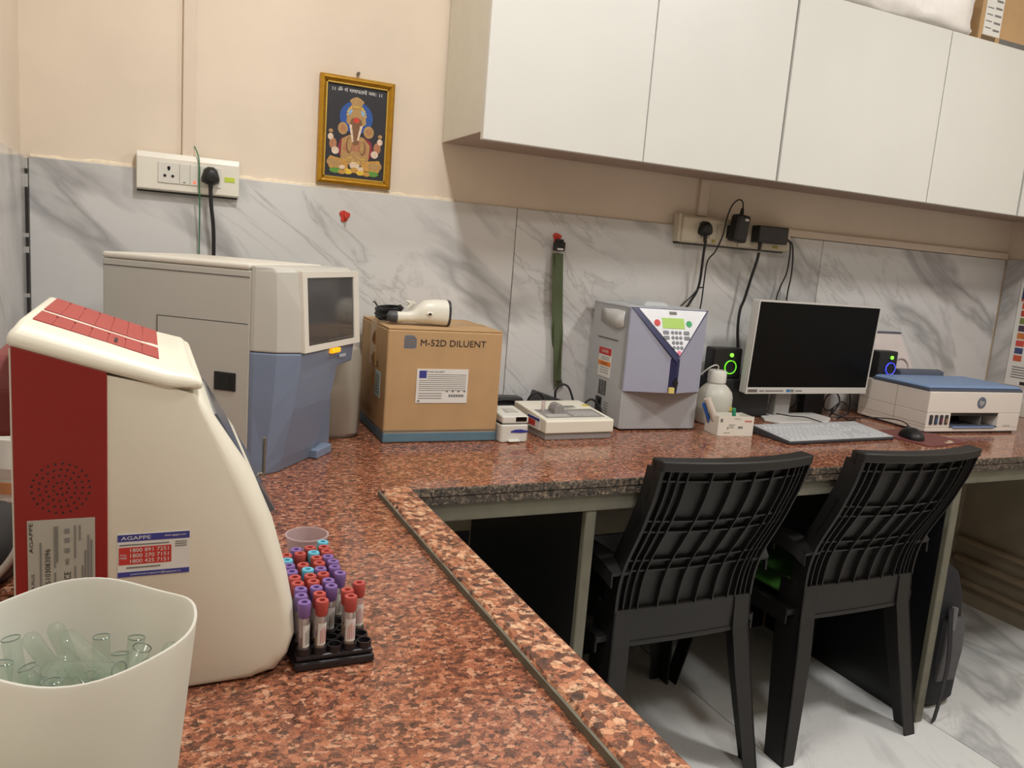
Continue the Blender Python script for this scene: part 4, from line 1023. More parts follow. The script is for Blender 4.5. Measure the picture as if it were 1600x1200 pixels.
cable([(1.15, 1.975, .83), (1.16, 1.97, .87), (1.18, 1.965, .885), (1.2, 1.95, .865), (1.2, 1.93, .835), (1.185, 1.91, .825)], .0032, 'black cord arching between photometer and electrolyte analyser')

# ------------------------------------------------------------------ electrolyte analyser
EG = mat('elec_grey', (178, 181, 184), .45, var=.012); EGD = mat('elec_front_grey', (166, 166, 168), .5, var=.01)
EBL = mat('elec_violet', (164, 168, 188), .42, var=.012); NAVY = mat('elec_navy', (38, 42, 84), .3); KEYP = mat('elec_keypad', (226, 228, 234), .3)
el_ = thing('electrolyte_analyser', 'grey-violet electrolyte analyser with white triangular keypad front', 'analyser', (1.214, 1.862, CT), math.radians(-3))
EW, EH, ED = .252, .352, .215
MB().box(0, EW, 0, ED, .004, EH-.003).build('body', EG, el_, bevel=.003)
MB().box(.004, EW-.004, -.0015, .01, .004, .112).build('lower_front', EGD, el_, bevel=.002)
MB().box(-.001, EW, .005, ED, EH-.008, EH).build('top_cover', EG, el_, bevel=.003)
MB().loft([[(.06+.09*s_, .05, EH), (.06+.09*s_, .16, EH)] if False else [(.07, .05, EH), (.16, .05, EH), (.16, .15, EH), (.07, .15, EH)] for s_ in (0,)]+[[(.085, .06, EH+.012), (.145, .06, EH+.012), (.145, .14, EH+.012), (.085, .14, EH+.012)]]).build('printer_lid', EG, el_, bevel=.002)
TL, TR, Vx = Vector((.0, -.004, EH-.002)), Vector((EW, -.004, EH-.002)), Vector((EW*.53, -.06, .212))
BL_, BR_, BV = Vector((.0, -.004, .113)), Vector((EW, -.004, .113)), Vector((EW*.53, -.06, .118))
b = MB().add([TL, TR, Vx, BL_, BR_, BV, TL+Vector((0, .03, 0)), TR+Vector((0, .03, 0)), BL_+Vector((0, .03, 0)), BR_+Vector((0, .03, 0))], [(0, 1, 2), (0, 2, 5, 3), (1, 4, 5, 2), (3, 5, 4, 9, 8), (0, 3, 8, 6), (1, 7, 9, 4), (0, 6, 7, 1), (6, 8, 9, 7)])
b.build('front_cover', EBL, el_, bevel=.002)
en = (TR-TL).cross(Vx-TL).normalized(); en = en if en.y < 0 else -en
eu = (TR-TL).normalized(); ev = en.cross(eu); ev = ev if ev.z > 0 else -ev
C0 = (TL+TR)/2
def K(a, d, h=0): return C0+eu*a-ev*d+en*h     # a along top, d down the slope
dV = (Vx-C0).length
def kpoly(pts, h0, h1): return MB().loft([[K(a, d, h0) for a, d in pts], [K(a, d, h1) for a, d in pts]])
kpoly([(-EW/2, 0), (EW/2, 0), (0, dV+.006)], -.004, .002).build('keypad_frame', NAVY, el_)
kp = kpoly([(-EW/2+.022, .003), (EW/2-.008, .003), (.011, dV-.012)], 0, .0032).build('keypad', KEYP, el_)
kpoly([(-.034, .028), (.037, .028), (.037, .058), (-.034, .058)], .003, .0045).build('display', mat('lcd_green', (160, 196, 96), .3, emit=.15), kp)
def kdisc(a, d, r, m, nm):
    a += .007
    kpoly([(a+r*math.cos(2*PI*i/16), d+r*math.sin(2*PI*i/16)) for i in range(16)], .003, .005).build(nm, m, kp)
kdisc(-.058, .043, .0095, mat('key_red', (204, 52, 56), .4), 'no_key'); kdisc(.046, .043, .009, mat('key_green', (46, 160, 96), .4), 'yes_key')
GK = mat('key_grey', (120, 124, 132), .4)
for r in range(4):
    for c in range(3): kdisc(-.012+c*.0125, .07+r*.0145, .0048, GK, 'key')
for a in (-.026, .041):
    for d in (.07, .085):
        kpoly([(a-.008, d-.005), (a+.008, d-.005), (a+.0095, d), (a+.008, d+.005), (a-.008, d+.005), (a-.0095, d)], .003, .005).build('menu_key', GK, kp)
kdisc(.003, .128, .0062, mat('key_pink', (226, 120, 150), .4), 'sample_key')
kpoly([(-.008, .009), (.016, .009), (.016, .018), (-.008, .018)], .003, .0038).build('logo', INKG, kp)
# navy slot below the triangle with probe
b = MB().loft([[(EW*.53-.02, -.052, z), (EW*.53-.004, -.0625, z), (EW*.53+.006, -.058, z), (EW*.53+.006, -.045, z), (EW*.53-.02, -.04, z)] for z in (.12, .216)]); sl_ = b.build('probe_slot', NAVY, el_)
MB().prism([(EW*.53-.012, .150), (EW*.53-.004, .165), (EW*.53+.003, .150), (EW*.53-.001, .128)], 'y', -.066, -.058).build('probe', BLK, sl_)
MB().box(EW*.53-.022, EW*.53-.006, -.0645, -.058, .12, .136).build('biohazard_sticker', mat('bio_yellow', (222, 206, 120), .6), sl_)
# side: warning label, vents, socket, loose plastic film
wl2 = MB().box(-.0012, .0, .08, .155, 0.135, .22).build('danger_label', PAPER, el_)
MB().box(-.0018, -.0012, .08, .155, .2, .22).build('label_band', INKR, wl2); MB().box(-.0018, -.0012, .08, .155, .168, .181).build('label_band', mat('warn_orange2', (226, 128, 50), .6), wl2)
text('DANGER', PAPER, wl2, (-.00185, .1175, .21), (0, -1, 0), (0, 0, 1), width=.04, height=.008); text('WARNING', INK, wl2, (-.00185, .1175, .1745), (0, -1, 0), (0, 0, 1), width=.04, height=.006)
b = MB()
for z in (.147, .154, .186, .192, .161): b.box(-.0017, -.0012, .09, .14, z, z+.0015)
b.build('label_print', INKG, wl2)
for c in range(3):
    for i in range(10): MB().box(-.0012, .002, .096+c*.016, .108+c*.016, .082+i*.0044, .0844+i*.0044).build('vent_slot', BLK, el_)
ps_ = MB().box(-.004, .001, .115, .148, .022, .074).build('power_socket', BLK, el_, bevel=.002); MB().box(-.007, -.003, .122, .14, .05, .066).build('rocker_switch', BLKG, ps_)
b = MB()
for i in range(5): b.box(-.0008, .0, .075, .1, .03+i*.008, .032+i*.008)
b.build('side_print', INKG, el_)
FILM = mat('film_clear', (206, 207, 205), .18, bmp=.4, bscale=90)
MB().loft([[(-.004, .02, .29), (-.007, .06, .285), (-.004, .12, .292), (-.003, .16, .30)], [(-.005, .02, .31), (-.012, .06, .31), (-.006, .12, .318), (-.004, .16, .32)], [(-.004, .02, .335), (-.007, .06, .338), (-.01, .12, .335), (-.003, .16, .34)]], False, False, closed=False).build('plastic_film', FILM, el_, smooth=60, solid=.0006)
MB().box(-.002, .001, .05, .17, .248, .25).build('seam', SEAM, el_)

# ------------------------------------------------------------------ wash bottle, pen carton
HDPE = translucent('bottle_plastic', (240, 239, 230), .35, .05, .35)
t = thing('wash_bottle', 'round white plastic bottle with cap and thin hose behind the pen carton', 'bottle', (1.6, 1.935, CT))
R_ = .054
MB().lathe([(R_*.9, 0), (R_, .006), (R_, .085), (R_*.93, .1), (R_*.72, .114), (.03, .122), (.025, .125), (.025, .13)], n=36).build('bottle_body', HDPE, t, smooth=50)
MB().lathe([(R_*.88, .003), (R_*.965, .008), (R_*.965, .05)], n=32).build('liquid', mat('bottle_liquid', (206, 200, 168), .3), t, smooth=50)
MB().lathe([(.028, .128), (.0285, .13), (.0285, .16), (.026, .165), (.012, .165)], n=36).build('cap', mat('cap_white', (226, 224, 216), .4), t, smooth=40)
MB().tube(sm([(-.004, -.005, .164), (-.006, -.008, .178), (-.025, -.015, .183), (-.05, -.015, .172), (-.075, -.01, .15), (-.09, .0, .135)]), .002, 8).build('hose', mat('hose_clear', (206, 204, 196), .3), t, smooth=60)
MB().prism([(.02, .048), (.032, .048), (.026, .06)], 'y', -.0545, -.04).build('warning_sign', WYEL, t)
t = thing('pen_carton', 'small white open carton holding pens, in front of the bottle', 'box', (1.49, 1.772, CT), math.radians(-9))
CWH = mat('carton_white', (224, 220, 208), .6, var=.015)
cw, cdp, chh, q = .115, .075, .058, .0012
MB().box(0, cw, 0, q, 0, chh).build('front_panel', CWH, t); MB().box(0, cw, cdp-q, cdp, 0, chh-.004).build('back_panel', CWH, t)
MB().box(0, q, q, cdp-q, 0, chh-.002).build('side_panel', CWH, t); MB().box(cw-q, cw, q, cdp-q, 0, chh-.002).build('side_panel', CWH, t); MB().box(q, cw-q, q, cdp-q, 0, q).build('base_panel', CWH, t)
b = MB()
for x0, x1, z0, z1 in ((.035, .055, .032, .0335), (.035, .05, .028, .0292), (.035, .052, .024, .0252), (.02, .04, .008, .0095), (.05, .07, .05, .0512), (.065, .08, .0225, .0285), (.03, .034, .02, .026)): b.box(x0, x1, -.0005, 0, z0, z1)
b.build('printed_lines', INKG, t)
MB().box(.085, .108, -.0005, 0, .042, .046).build('printed_logo', mat('logo_rose', (196, 110, 106), .6), t); MB().box(.006, .014, -.0005, 0, .04, .05).build('printed_mark', INKG, t)
pm = MB(); pm.tube([(0, 0, 0), (-.0, 0, .1)], [.0095, .0105], 14); o = pm.build('roll', mat('paper_roll', (206, 196, 184), .6), smooth=40)
o.matrix_world = Matrix.Translation((1.515, 1.795, CT+.012)) @ Matrix.Rotation(math.radians(-24), 4, 'Y') @ Matrix.Rotation(math.radians(-12), 4, 'X'); tag(o, 'pale thick tube leaning out of the pen carton', 'tube')
pm = MB(); pm.tube([(0, 0, 0), (0, 0, .08), (0, 0, .084)], [.0052, .0052, .003], 10); o = pm.build('marker_pen', mat('pen_blue', (38, 96, 180), .4), smooth=40)
o.matrix_world = Matrix.Translation((1.511, 1.826, CT+.012)) @ Matrix.Rotation(math.radians(-28), 4, 'Y'); tag(o, 'blue marker pen leaning in the pen carton', 'pen')
pm = MB(); pm.tube([(0, 0, 0), (0, 0, .068), (0, 0, .07)], [.0055, .006, .004], 10); o = pm.build('marker_pen', mat('pen_green', (48, 146, 110), .4), smooth=40)
o.matrix_world = Matrix.Translation((1.572, 1.798, CT+.006)) @ Matrix.Rotation(math.radians(-8), 4, 'Y'); tag(o, 'green capped marker standing in the pen carton', 'pen')

# ------------------------------------------------------------------ power backup box and speakers
t = thing('power_backup', 'black power backup box behind the bottle and monitor', 'backup unit', (1.745, 2.0, CT))
UPSM = mat('ups_black', (34, 36, 38), .5, var=.1)
MB().box(-.1, .13, -.005, .09, 0, .128).build('housing', UPSM, t, bevel=.006, seg=3)
for i in range(12): MB().box(-.09+i*.017, -.083+i*.017, -.007, -.004, .085, .115).build('vent_rib', UPSM, t)
SPK = mat('speaker_black', (24, 25, 26), .4)
def speaker(x, y, z, w, col, lab, rz):
    t = thing('loudspeaker', lab, 'loudspeaker', (x, y, z), rz)
    h = .098
    MB().box(-w/2, w/2, 0, .048, 0, h).build('cabinet', SPK, t, bevel=.006, seg=3)
    gm = mat('glow_'+col[0], col[1], .4, emit=.9)
    MB().tube([(.012+.021*math.cos(2*PI*i/24), -.002, .037+.021*math.sin(2*PI*i/24)) for i in range(24)], .002, 6, True).build('light_ring', gm, t, smooth=60)
    MB().lathe([(.0195, 0), (.0195, -.002), (.006, .004), (.0005, .004)], (.012, -.0005, .037), 20, 'y', cap0=False).build('cone', mat('cone_black', (20, 22, 20), .35), t, smooth=50)
    MB().lathe([(.0065, .0), (.0065, -.003), (.004, -.005)], (.012, -.001, .076), 16, 'y').build('tweeter_lamp', mat('glow_lime', (130, 232, 60), .4, emit=1.5), t, smooth=40)
    MB().tube([(.003, -.001, .072), (.016, -.0035, .058), (.021, -.001, .072)], .0012, 6).build('trim', BLK, t)
speaker(1.69, 2.002, CT+.1285, .11, ('green', (110, 230, 40)), 'small black speaker glowing green on the power backup box', math.radians(-4))
# ------------------------------------------------------------------ monitor, keyboard, mouse
mo = thing('monitor', 'flat computer monitor with black screen and white frame on stand', 'monitor', (2.0, 1.955, CT))
MS = mat('monitor_silver', (206, 204, 200), .35, var=.01); MWD, Z0, Z1 = .53, .088, .388
tl = math.radians(2.5)
Mt = Matrix.Translation((0, 0, .1)) @ Matrix.Rotation(tl, 4, 'X') @ Matrix.Translation((0, 0, -.1))
def mon(b, nm, m, **k): return b.xf(Mt).build(nm, m, mo, **k)
X0 = -.268
mon(MB().box(X0, X0+MWD, .0, .028, Z0, Z1), 'rear_shell', MS, bevel=.004)
mon(MB().box(X0, X0+MWD, -.006, .0, Z0, Z0+.021), 'chin', MS, bevel=.001)
bb = MB(); bb.box(X0, X0+.0045, -.006, 0, Z0+.021, Z1); bb.box(X0+MWD-.0045, X0+MWD, -.006, 0, Z0+.021, Z1); bb.box(X0+.0045, X0+MWD-.0045, -.006, 0, Z1-.0045, Z1); mon(bb, 'frame', MS)
sc2 = mon(MB().box(X0+.0045, X0+MWD-.0045, -.004, 0, Z0+.0215, Z1-.0045), 'screen', mat('screen_black', (9, 10, 12), .3, spec=.12))
for a, c, m_, nm in ((.008, .046, mat('badge_dark', (112, 104, 104), .4), 'badge'), (.055, .075, INKG, 'print'), (.08, .155, INKG, 'print'), (.168, .186, mat('badge_blue', (70, 120, 170), .5), 'sticker'), (.188, .2, INKG, 'sticker'), (.207, .235, INKG, 'print')):
    mon(MB().box(X0+a, X0+c, -.0066, -.006, Z0+(.006 if nm != 'print' else .008), Z0+(.015 if nm != 'print' else .012)), nm, m_)
MB().prism([(.03, .008), (.062, .008), (.05, .2), (.028, .2)], 'x', -.105, -.04).build('neck', mat('neck_grey', (150, 148, 146), .4), mo, bevel=.003)
MB().prism([(-.19, -.02), (-.17, -.07), (.04, -.07), (.1, -.02), (.1, .068), (-.112, .068), (-.122, .03), (-.16, .03)], 'z', 0, .009).build('foot', MS, mo, bevel=.003)
KB = mat('keyboard_grey', (176, 178, 182), .45); KK = mat('key_pale', (190, 192, 196), .5); KD = mat('keyboard_dark', (54, 56, 62), .5)
kb = thing('keyboard', 'pale grey computer keyboard in front of the monitor', 'keyboard', (1.645, 1.647, CT), math.radians(2))
def kz(y): return .010+.014*(y/.15)
MB().loft([[(x, y, z) for y, z in ((-.002, .0), (-.002, .009), (.152, .023), (.152, .0))] for x in (-.003, .432)]).build('base', KD, kb, bevel=.003)
MB().loft([[(x, 0, .009), (x, 0, kz(0)+.001), (x, .15, kz(.15)+.001), (x, .15, .02)] for x in (0, .43)]).build('top_plate', KB, kb, bevel=.001)
km = None
def key(x, y, wd):
    global km
    if wd == .0165 and km is not None:
        o = km.copy(); COL.objects.link(o); o.location = (x, y, kz(y)+.001); return
    b = MB().loft([[(0, 0, 0), (wd, 0, 0), (wd, .0165, .0015), (0, .0165, .0015)], [(.0012, .0012, .0036), (wd-.0012, .0012, .0036), (wd-.0012, .0153, .005), (.0012, .0153, .005)]])
    o = b.build('key', KK, kb); o.location = (x, y, kz(y)+.001)
    if wd == .0165: km = o
for r in range(6):
    y = .008+r*.0195+(.006 if r == 5 else 0)
    if r == 0:
        for x, wd in ((.008, .022), (.032, .02), (.054, .02), (.076, .105), (.183, .02), (.205, .02), (.227, .022)): key(x, y, wd)
    else:
        for c in range(12): key(.008+c*.0188+(0 if r > 3 else .003*(3-r)), y, .0165)
        key(.2345+(0 if r > 3 else .003*(3-r)), y, .022-(0 if r > 3 else .003*(3-r)))
    for c in range(3):
        if r in (0, 3, 4, 5) or (r == 1 and c == 1): key(.268+c*.0188, y, .0165)
    for c in range(4):
        if r < 5: key(.338+c*.0188, y, .0165)
cable([(2.0, 1.81, CT+.012), (1.99, 1.86, CT+.01), (1.95, 1.9, CT+.02), (1.915, 1.93, CT+.018), (1.89, 1.97, CT+.018)], .002, '', owner=kb)
o = MB().prism([(0, 0), (.19, 0), (.2, .01), (.2, .19), (.19, .2), (0, .2), (-.01, .19), (-.01, .01)], 'z', 0, .003).build('mouse_pad', mat('pad_maroon', (112, 62, 60), .6, var=.06)); o.location = (2.125, 1.565, CT); o.rotation_euler = (0, 0, math.radians(8)); tag(o, 'maroon mouse pad in front of the printer', 'mouse pad')
MB().box(.1, .135, .01, .022, .003, .0034).build('printed_logo', mat('pad_tan', (196, 180, 150), .6), o); MB().box(.138, .15, .02, .035, .003, .0034).build('printed_logo', mat('pad_tan2', (196, 186, 160), .6), o)
ms = thing('mouse', 'black computer mouse on the maroon pad', 'mouse', (2.16, 1.668, CT+.003), math.radians(64))
R = []
for k in range(13):
    u = k/12; x = -.052+.104*u; wv = .031*math.sin(PI*min(.999, max(.001, u)))**.35; hv = .034*math.sin(PI*(u*.92+.04))**.6*(1-.18*u)
    R.append([(x, wv*math.cos(PI*i/10), .002+hv*math.sin(PI*i/10)**.8) for i in range(11)]+[(x, -wv*.9, 0), (x, wv*.9, 0)])
MB().loft(R).build('shell', BLK, ms, smooth=60)
MB().cyl((.03, -.0025, .024), .008, .005, 'y', 14).build('scroll_wheel', mat('wheel_grey', (70, 70, 72), .5), ms)
cable([(2.205, 1.7, CT+.02), (2.22, 1.76, CT+.035), (2.2, 1.83, CT+.03), (2.15, 1.88, CT+.02), (2.1, 1.93, CT+.012)], .0019, '', owner=ms)
# tangle of cords behind the monitor
TG = [('black cord coiled highest in the tangle behind the monitor', [(2.17, 2.0, CT+.004), (2.19, 1.99, CT+.05), (2.16, 1.985, CT+.085), (2.125, 1.99, CT+.07), (2.13, 2.0, CT+.03), (2.165, 2.005, CT+.02), (2.2, 2.0, CT+.045)]),
      ('black cord looping in front of the tangle behind the monitor', [(2.125, 1.965, CT+.004), (2.13, 1.955, CT+.04), (2.16, 1.95, CT+.06), (2.2, 1.955, CT+.03), (2.18, 1.96, CT+.008), (2.14, 1.965, CT+.016), (2.12, 1.96, CT+.03)]),
      ('black cord lying lowest in the tangle beside the monitor foot', [(2.23, 1.93, CT+.004), (2.2, 1.915, CT+.012), (2.16, 1.91, CT+.004), (2.13, 1.915, CT+.014), (2.115, 1.925, CT+.004)]),
      ('black cord rising behind the right edge of the monitor', [(2.238, 1.99, CT+.005), (2.24, 1.99, CT+.05), (2.232, 2.0, CT+.11), (2.225, 2.02, CT+.14), (2.22, 2.05, CT+.18)]),
      ('thick black cord curving under the monitor beside its neck', [(2.06, 2.06, CT+.09), (2.05, 2.045, CT+.04), (2.01, 2.04, CT+.016), (1.985, 2.04, CT+.014)])]
for lb_, P in TG: cable(P, .0026 if 'thick' not in lb_ else .004, lb_)
pl_ = thing('adapter_block', 'black adapter block standing behind the monitor among cords', 'adapter', (2.12, 2.05, CT)); MB().box(-.045, .045, -.015, .02, 0, .085).build('housing', UPSM, pl_, bevel=.004)

# ------------------------------------------------------------------ printer
pn = thing('printer', 'white inkjet printer with blue lid at the right end of counter', 'printer', (2.287, 1.722, CT), math.radians(-3.5))
PWH = mat('printer_white', (228, 222, 214), .42, var=.01); PSL = mat('printer_slate', (82, 88, 104), .45); PBL = mat('printer_blue', (120, 146, 186), .42, var=.01)
pw, pd, ph = .425, .29, .138
# body built round the output slot
MB().box(0, pw, 0, pd, .006, .018).build('lower_body', PWH, pn, bevel=.002)
b = MB(); b.box(0, .105, 0, .1, .018, .068); b.box(.325, pw, 0, .1, .018, .068); b.box(0, pw, .1, pd, .018, .068); b.box(0, pw, 0, pd, .068, ph); b.build('body', PWH, pn, bevel=.002)
MB().box(.01, pw-.01, .01, pd-.01, 0, .006).build('base', PSL, pn)
MB().box(.106, .324, .092, .0995, .019, .067).build('output_slot', BLKG, pn)
MB().box(.106, .324, .0, .098, .0185, .024).build('output_tray', PSL, pn); MB().box(.12, .31, -.004, .01, .017, .023).build('tray_lip', PBL, pn, bevel=.002)
MB().box(.106, .324, .004, .006, .058, .0675).build('slot_shade', BLK, pn); MB().box(.255, .258, .01, .09, .025, .067).build('slot_rib', INKG, pn)
MB().box(-.001, pw+.001, .004, pd-.05, ph, ph+.009).build('lid_base', PSL, pn, bevel=.002)
MB().loft([[(x0, y0, z0), (x1, y0, z0), (x1, y1, z0), (x0, y1, z0)] for x0, x1, y0, y1, z0 in ((.0, pw-.002, .008, pd-.055, ph+.0092), (.0, pw-.002, .006, pd-.055, ph+.014), (.012, pw-.012, .016, pd-.06, ph+.019))]).build('scanner_lid', PBL, pn, bevel=.002)
MB().prism([(pd-.06, ph-.01), (pd-.055, ph+.032), (pd-.03, ph+.038), (pd, ph+.02), (pd, ph-.01)], 'x', .118, pw-.1).build('paper_feed', PSL, pn, bevel=.004)
for i, c in enumerate(((70, 66, 68), (56, 90, 140), (130, 56, 84), (150, 110, 76))):
    x = .012+i*.0225; ik = MB().box(x, x+.014, -.003, .002, .03, .062).build('ink_window', mat('ink_frame', (60, 58, 62), .4), pn, bevel=.002)
    MB().box(x+.003, x+.011, -.0038, -.003, .036, .05).build('ink_level', mat('ink_%d' % i, c, .3), ik)
hp = mat('hp_slate', (96, 108, 126), .5)
MB().lathe([(.0195, 0), (.0195, -.0008)], (.235, -.0002, .103), 32, 'y').build('logo_disc', hp, pn)
text('hp', PWH, pn, (.235, -.0012, .1025), (1, 0, .0), (.25, 0, 1), width=.021, height=.024)
b = MB(); b.box(.352, .385, -.0005, 0, .024, .026); b.build('model_print', INKG, pn)
MB().box(-.0006, .0, .13, .131, .02, ph).build('side_seam', INKG, pn); MB().box(-.0006, 0, .0, pd, .03, .0308).build('side_seam', INKG, pn)
# card box leaning behind the printer, right speaker
t = thing('folded_carton', 'white folded carton leaning on the wall behind the printer', 'box', (2.5, 2.06, CT))
b = MB(); b.loft([[(-.11, .0, 0), (.14, .0, 0), (.14, .012, 0), (-.11, .012, 0)], [(-.11, .005, .17), (.115, .005, .17), (.115, .017, .17), (-.11, .017, .17)], [(-.11, .015, .29), (.04, .015, .29), (.04, .027, .29), (-.11, .027, .29)]]).build('panel', mat('carton_pinkish', (226, 214, 210), .5), t)
MB().box(-.11, .042, .012, .03, .29, .295).build('top_edge', mat('carton_slate', (84, 88, 104), .5), t)
MB().tube([(.05+.045*math.cos(PI*i/12), .003, .155+.045*math.sin(PI*i/12)) for i in range(13)], .002, 6).build('printed_arc', mat('carton_print', (200, 190, 196), .5), t)
speaker(2.287+.058+.0145, 1.722+.24-.0035, CT+ph+.0006, .085, ('blue', (70, 80, 240)), 'small black speaker glowing blue between monitor and printer', math.radians(-3.5))

# ------------------------------------------------------------------ plastic chairs pushed under the counter
CH = mat('chair_black', (24, 23, 23), .5, var=.08, scale=40, bmp=.04)
CHP = mat('chair_black_panel', (28, 27, 26), .55, var=.08, scale=40)
# rear surface of the back: z -> (y, half width), local origin on the floor under the chair, facing +y
BK = [(.375, .0, .204), (.45, .0, .204), (.51, -.004, .205), (.58, -.024, .206), (.64, -.058, .207), (.70, -.096, .208), (.76, -.126, .209), (.82, -.148, .211), (.888, -.162, .212)]
def bk(z):
    for a, b in zip(BK, BK[1:]):
        if z <= b[0]:
            t = (z-a[0])/(b[0]-a[0]); t = max(0, t); return a[1]+(b[1]-a[1])*t, a[2]+(b[2]-a[2])*t
    return BK[-1][1], BK[-1][2]
ZZ = [.375+.513*i/30 for i in range(31)]
ys_ = [bk(z)[0] for z in ZZ]; ys_ = [sum(ys_[max(0, i-2):i+3])/len(ys_[max(0, i-2):i+3]) for i in range(31)]
def by(z): 
    f = (z-.375)/.513*30; i = max(0, min(29, int(f))); return ys_[i]+(ys_[i+1]-ys_[i])*(f-i)
def wrap(x, z):      # sides come forward
    hw = bk(z)[1]; k = min(1, max(0, (z-.45)/.3)); return .034*(x/hw)**2*k+.006*(1-k)*(x/hw)**2
def pt(u, z, off=0):   # u -1..1 across, off = distance behind the panel (towards -y)
    hw = bk(z)[1]; x = u*hw; return (x, by(z)+wrap(x, z)-off, z)
def slab(u0, u1, z0, z1, o0, o1, nu=10, nz=16):
    b = MB(); vs = []; fs = []
    for o in (o0, o1):
        for j in range(nz+1):
            for i in range(nu+1): vs.append(pt(u0+(u1-u0)*i/nu, z0+(z1-z0)*j/nz, o))
    n = (nu+1)*(nz+1); w = nu+1
    for j in range(nz):
        for i in range(nu):
            a = j*w+i; fs.append((a, a+1, a+w+1, a+w)); fs.append((n+a, n+a+w, n+a+w+1, n+a+1))
    for i in range(nu): fs.append((i, n+i, n+i+1, i+1)); a = nz*w+i; fs.append((a, a+1, n+a+1, n+a))
    for j in range(nz): a = j*w; fs.append((a, a+w, n+a+w, n+a)); a = j*w+nu; fs.append((a, n+a, n+a+w, a+w))
    return b.add(vs, fs)
def chair(loc, label):
    t = thing('plastic_chair', label, 'chair', loc, 0, 'black plastic armchairs at the counter')
    bk_ = slab(-1, 1, .475, .868, -.006, 0).build('backrest', CHP, t, smooth=50)
    slab(-1, 1, .853, .877, -.02, .024, 12, 2).build('top_rail', CH, bk_, bevel=.004, smooth=40)
    for s in (-1, 1):
        slab(min(s, s*.965), max(s, s*.965), .475, .855, -.032, .020, 1, 18).build('side_rim', CH, bk_, smooth=40)
    for u in (-.88, -.79, -.69, -.42, -.15, .12, .38, .62, .74, .82, .9):
        z0 = .475
        slab(u-.008, u+.008, z0, .853, 0, .015, 1, 18).build('rib', CH, bk_)
    for z in (.828, .725, .695, .61, .58):
        slab(-.965, .965, z-.0022, z+.0022, 0, .011, 12, 1).build('rib', CH, bk_)
    slab(-1.0, 1.0, .392, .478, -.012, .012, 10, 3).build('lower_panel', CH, t, bevel=.003)
    slab(-.76, .76, .382, .394, -.03, .015, 10, 1).build('panel_lip', CH, t, bevel=.002)
    # rear legs: a rear face and an outer side flange, splaying out to the floor
    for s in (-1, 1):
        b = MB(); R1, R2 = [], []
        for z, xo, w_, y in ((.478, .204, .05, -.012), (.39, .207, .052, -.016), (.28, .218, .052, -.032), (.14, .234, .046, -.05), (0, .252, .040, -.068)):
            R1.append([(s*xo, y, z), (s*(xo-w_), y, z), (s*(xo-w_), y+.005, z), (s*xo, y+.005, z)])
            R2.append([(s*xo, y, z), (s*(xo-.005), y, z), (s*(xo-.005), y+w_*1.7, z), (s*xo, y+w_*1.7, z)])
        b.loft(R1); b.loft(R2); b.build('leg', CH, t)
        b = MB(); R1, R2 = [], []
        for z, xo, w_, y in ((.40, .235, .055, .36), (.28, .247, .048, .378), (.14, .262, .042, .398), (0, .28, .036, .415)):
            R1.append([(s*xo, y, z), (s*(xo-w_), y, z), (s*(xo-w_), y-.005, z), (s*xo, y-.005, z)])
            R2.append([(s*xo, y, z), (s*(xo-.005), y, z), (s*(xo-.005), y-w_*1.3, z), (s*xo, y-w_*1.3, z)])
        b.loft(R1); b.loft(R2); b.build('leg', CH, t)
        # arm: flat strip going forward then down to the front leg
        P = sm([(s*.205, -.025, .575), (s*.22, .02, .60), (s*.23, .1, .605), (s*.236, .2, .60), (s*.238, .28, .585), (s*.237, .33, .53), (s*.234, .35, .45), (s*.232, .355, .40)], 5)
        MB().strip(P, (1, 0, 0), .052, .012).build('arm', CH, t, smooth=40)
        P2 = [Vector(p)+Vector((s*.024, 0, -.014)) for p in P]
        MB().strip(P2[:26], (0, .05, 1), .034, .005).build('arm_skirt', CH, t, smooth=40)
    b = MB(); R = []
    for x in [-.235+.47*i/10 for i in range(11)]:
        k = 1-(x/.235)**2
        R.append([(x, .004, .41), (x, .12, .407-.012*k), (x, .28, .41-.012*k), (x, .36, .42), (x, .385, .40), (x, .38, .38), (x, .365, .385), (x, .35, .405), (x, .004, .395)])
    b.loft(R); b.build('seat', CH, t, smooth=50)
    for s in (-1, 1): MB().box(min(s*.232, s*.237), max(s*.232, s*.237), .006, .37, .37, .412).build('seat_skirt', CH, t)
    return t
chair((1.203, 1.482, 0), 'black ribbed plastic armchair pushed under the counter, left of two')
chair((1.784, 1.474, 0), 'black ribbed plastic armchair with green cushion, right of two')
GRC = mat('cushion_green', (52, 104, 26), .8, var=.15, scale=60, bmp=.3, bscale=300)
R = []
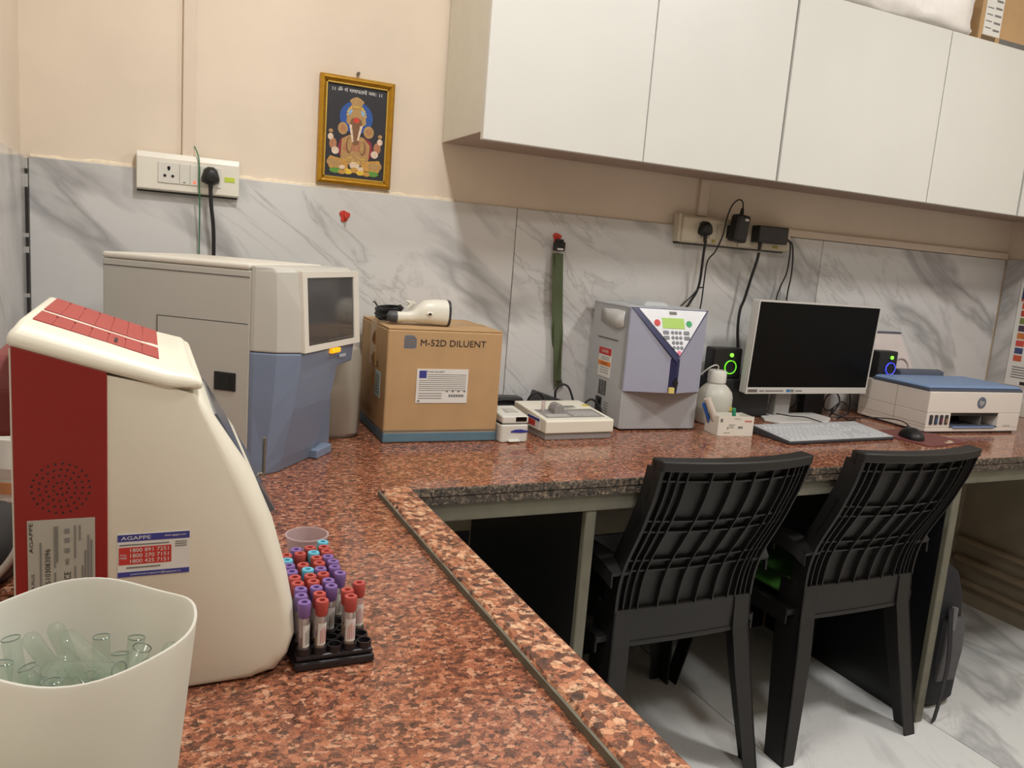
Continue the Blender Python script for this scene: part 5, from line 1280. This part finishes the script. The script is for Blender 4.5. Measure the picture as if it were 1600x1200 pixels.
for k in range(9):
    u = k/8; z = -.016+.03*u+.0; s = .9+.1*math.sin(PI*u)
    R.append([(sq(2*PI*i/28, .205*s, .35)[0], sq(2*PI*i/28, .14*s, .35)[1], z) for i in range(28)])
o = MB().loft(R).build('seat_cushion', GRC, smooth=60); o.location = (1.784, 1.65, .4325); tag(o, 'green cushion on the seat of the right chair', 'cushion')

# ------------------------------------------------------------------ backpack behind the right divider
bp = thing('backpack', 'black backpack leaning on the right stone divider', 'backpack', (2.235, 1.62, 0))
BPM = mat('bag_black', (30, 30, 36), .75, var=.2, scale=80, bmp=.2, bscale=300); BPG = mat('bag_grey', (84, 84, 88), .7, var=.1, scale=80)
R = []
for z, rx, ry, cx in ((0, .085, .12, .0), (.03, .105, .14, .0), (.12, .11, .145, -.005), (.2, .098, .14, -.01), (.26, .1, .14, -.012), (.36, .095, .135, -.015), (.43, .08, .12, -.022), (.47, .045, .08, -.04)):
    R.append([(cx+sq(2*PI*i/28, rx, .65)[0], sq(2*PI*i/28, ry, .65)[1], z) for i in range(28)])
MB().loft(R).build('main_bag', BPM, bp, smooth=60)
MB().loft([[(-.05, -.15, .1), (.03, -.155, .1), (.03, -.13, .1), (-.05, -.13, .1)], [(-.05, -.158, .2), (.035, -.16, .2), (.035, -.13, .2), (-.05, -.13, .2)], [(-.045, -.15, .3), (.04, -.152, .3), (.04, -.13, .3), (-.045, -.13, .3)]]).build('side_pocket', BPG, bp, bevel=.006)
MB().cyl((-.02, -.15, .27), .009, .07, 'z', 12).build('pen', mat('bag_pen', (110, 110, 112), .4), bp)
MB().strip(sm([(-.04, -.15, .34), (-.07, -.19, .2), (-.085, -.195, .08), (-.09, -.19, .004)], 5), (1, .3, 0), .03, .003).build('shoulder_strap', BPM, bp)
MB().strip(sm([(-.06, 0, .46), (-.05, -.02, .5), (-.03, .02, .5), (-.03, .03, .46)], 4), (1, 0, 0), .02, .004).build('carry_handle', BPM, bp)

# everything standing on the worktop rests a hair above it
for o in bpy.data.objects:
    if o.parent is None and o.name not in ('countertop', 'granite_strip') and o.get('category') and abs(o.location.z-CT) < 1e-4: o.location.z += .0003
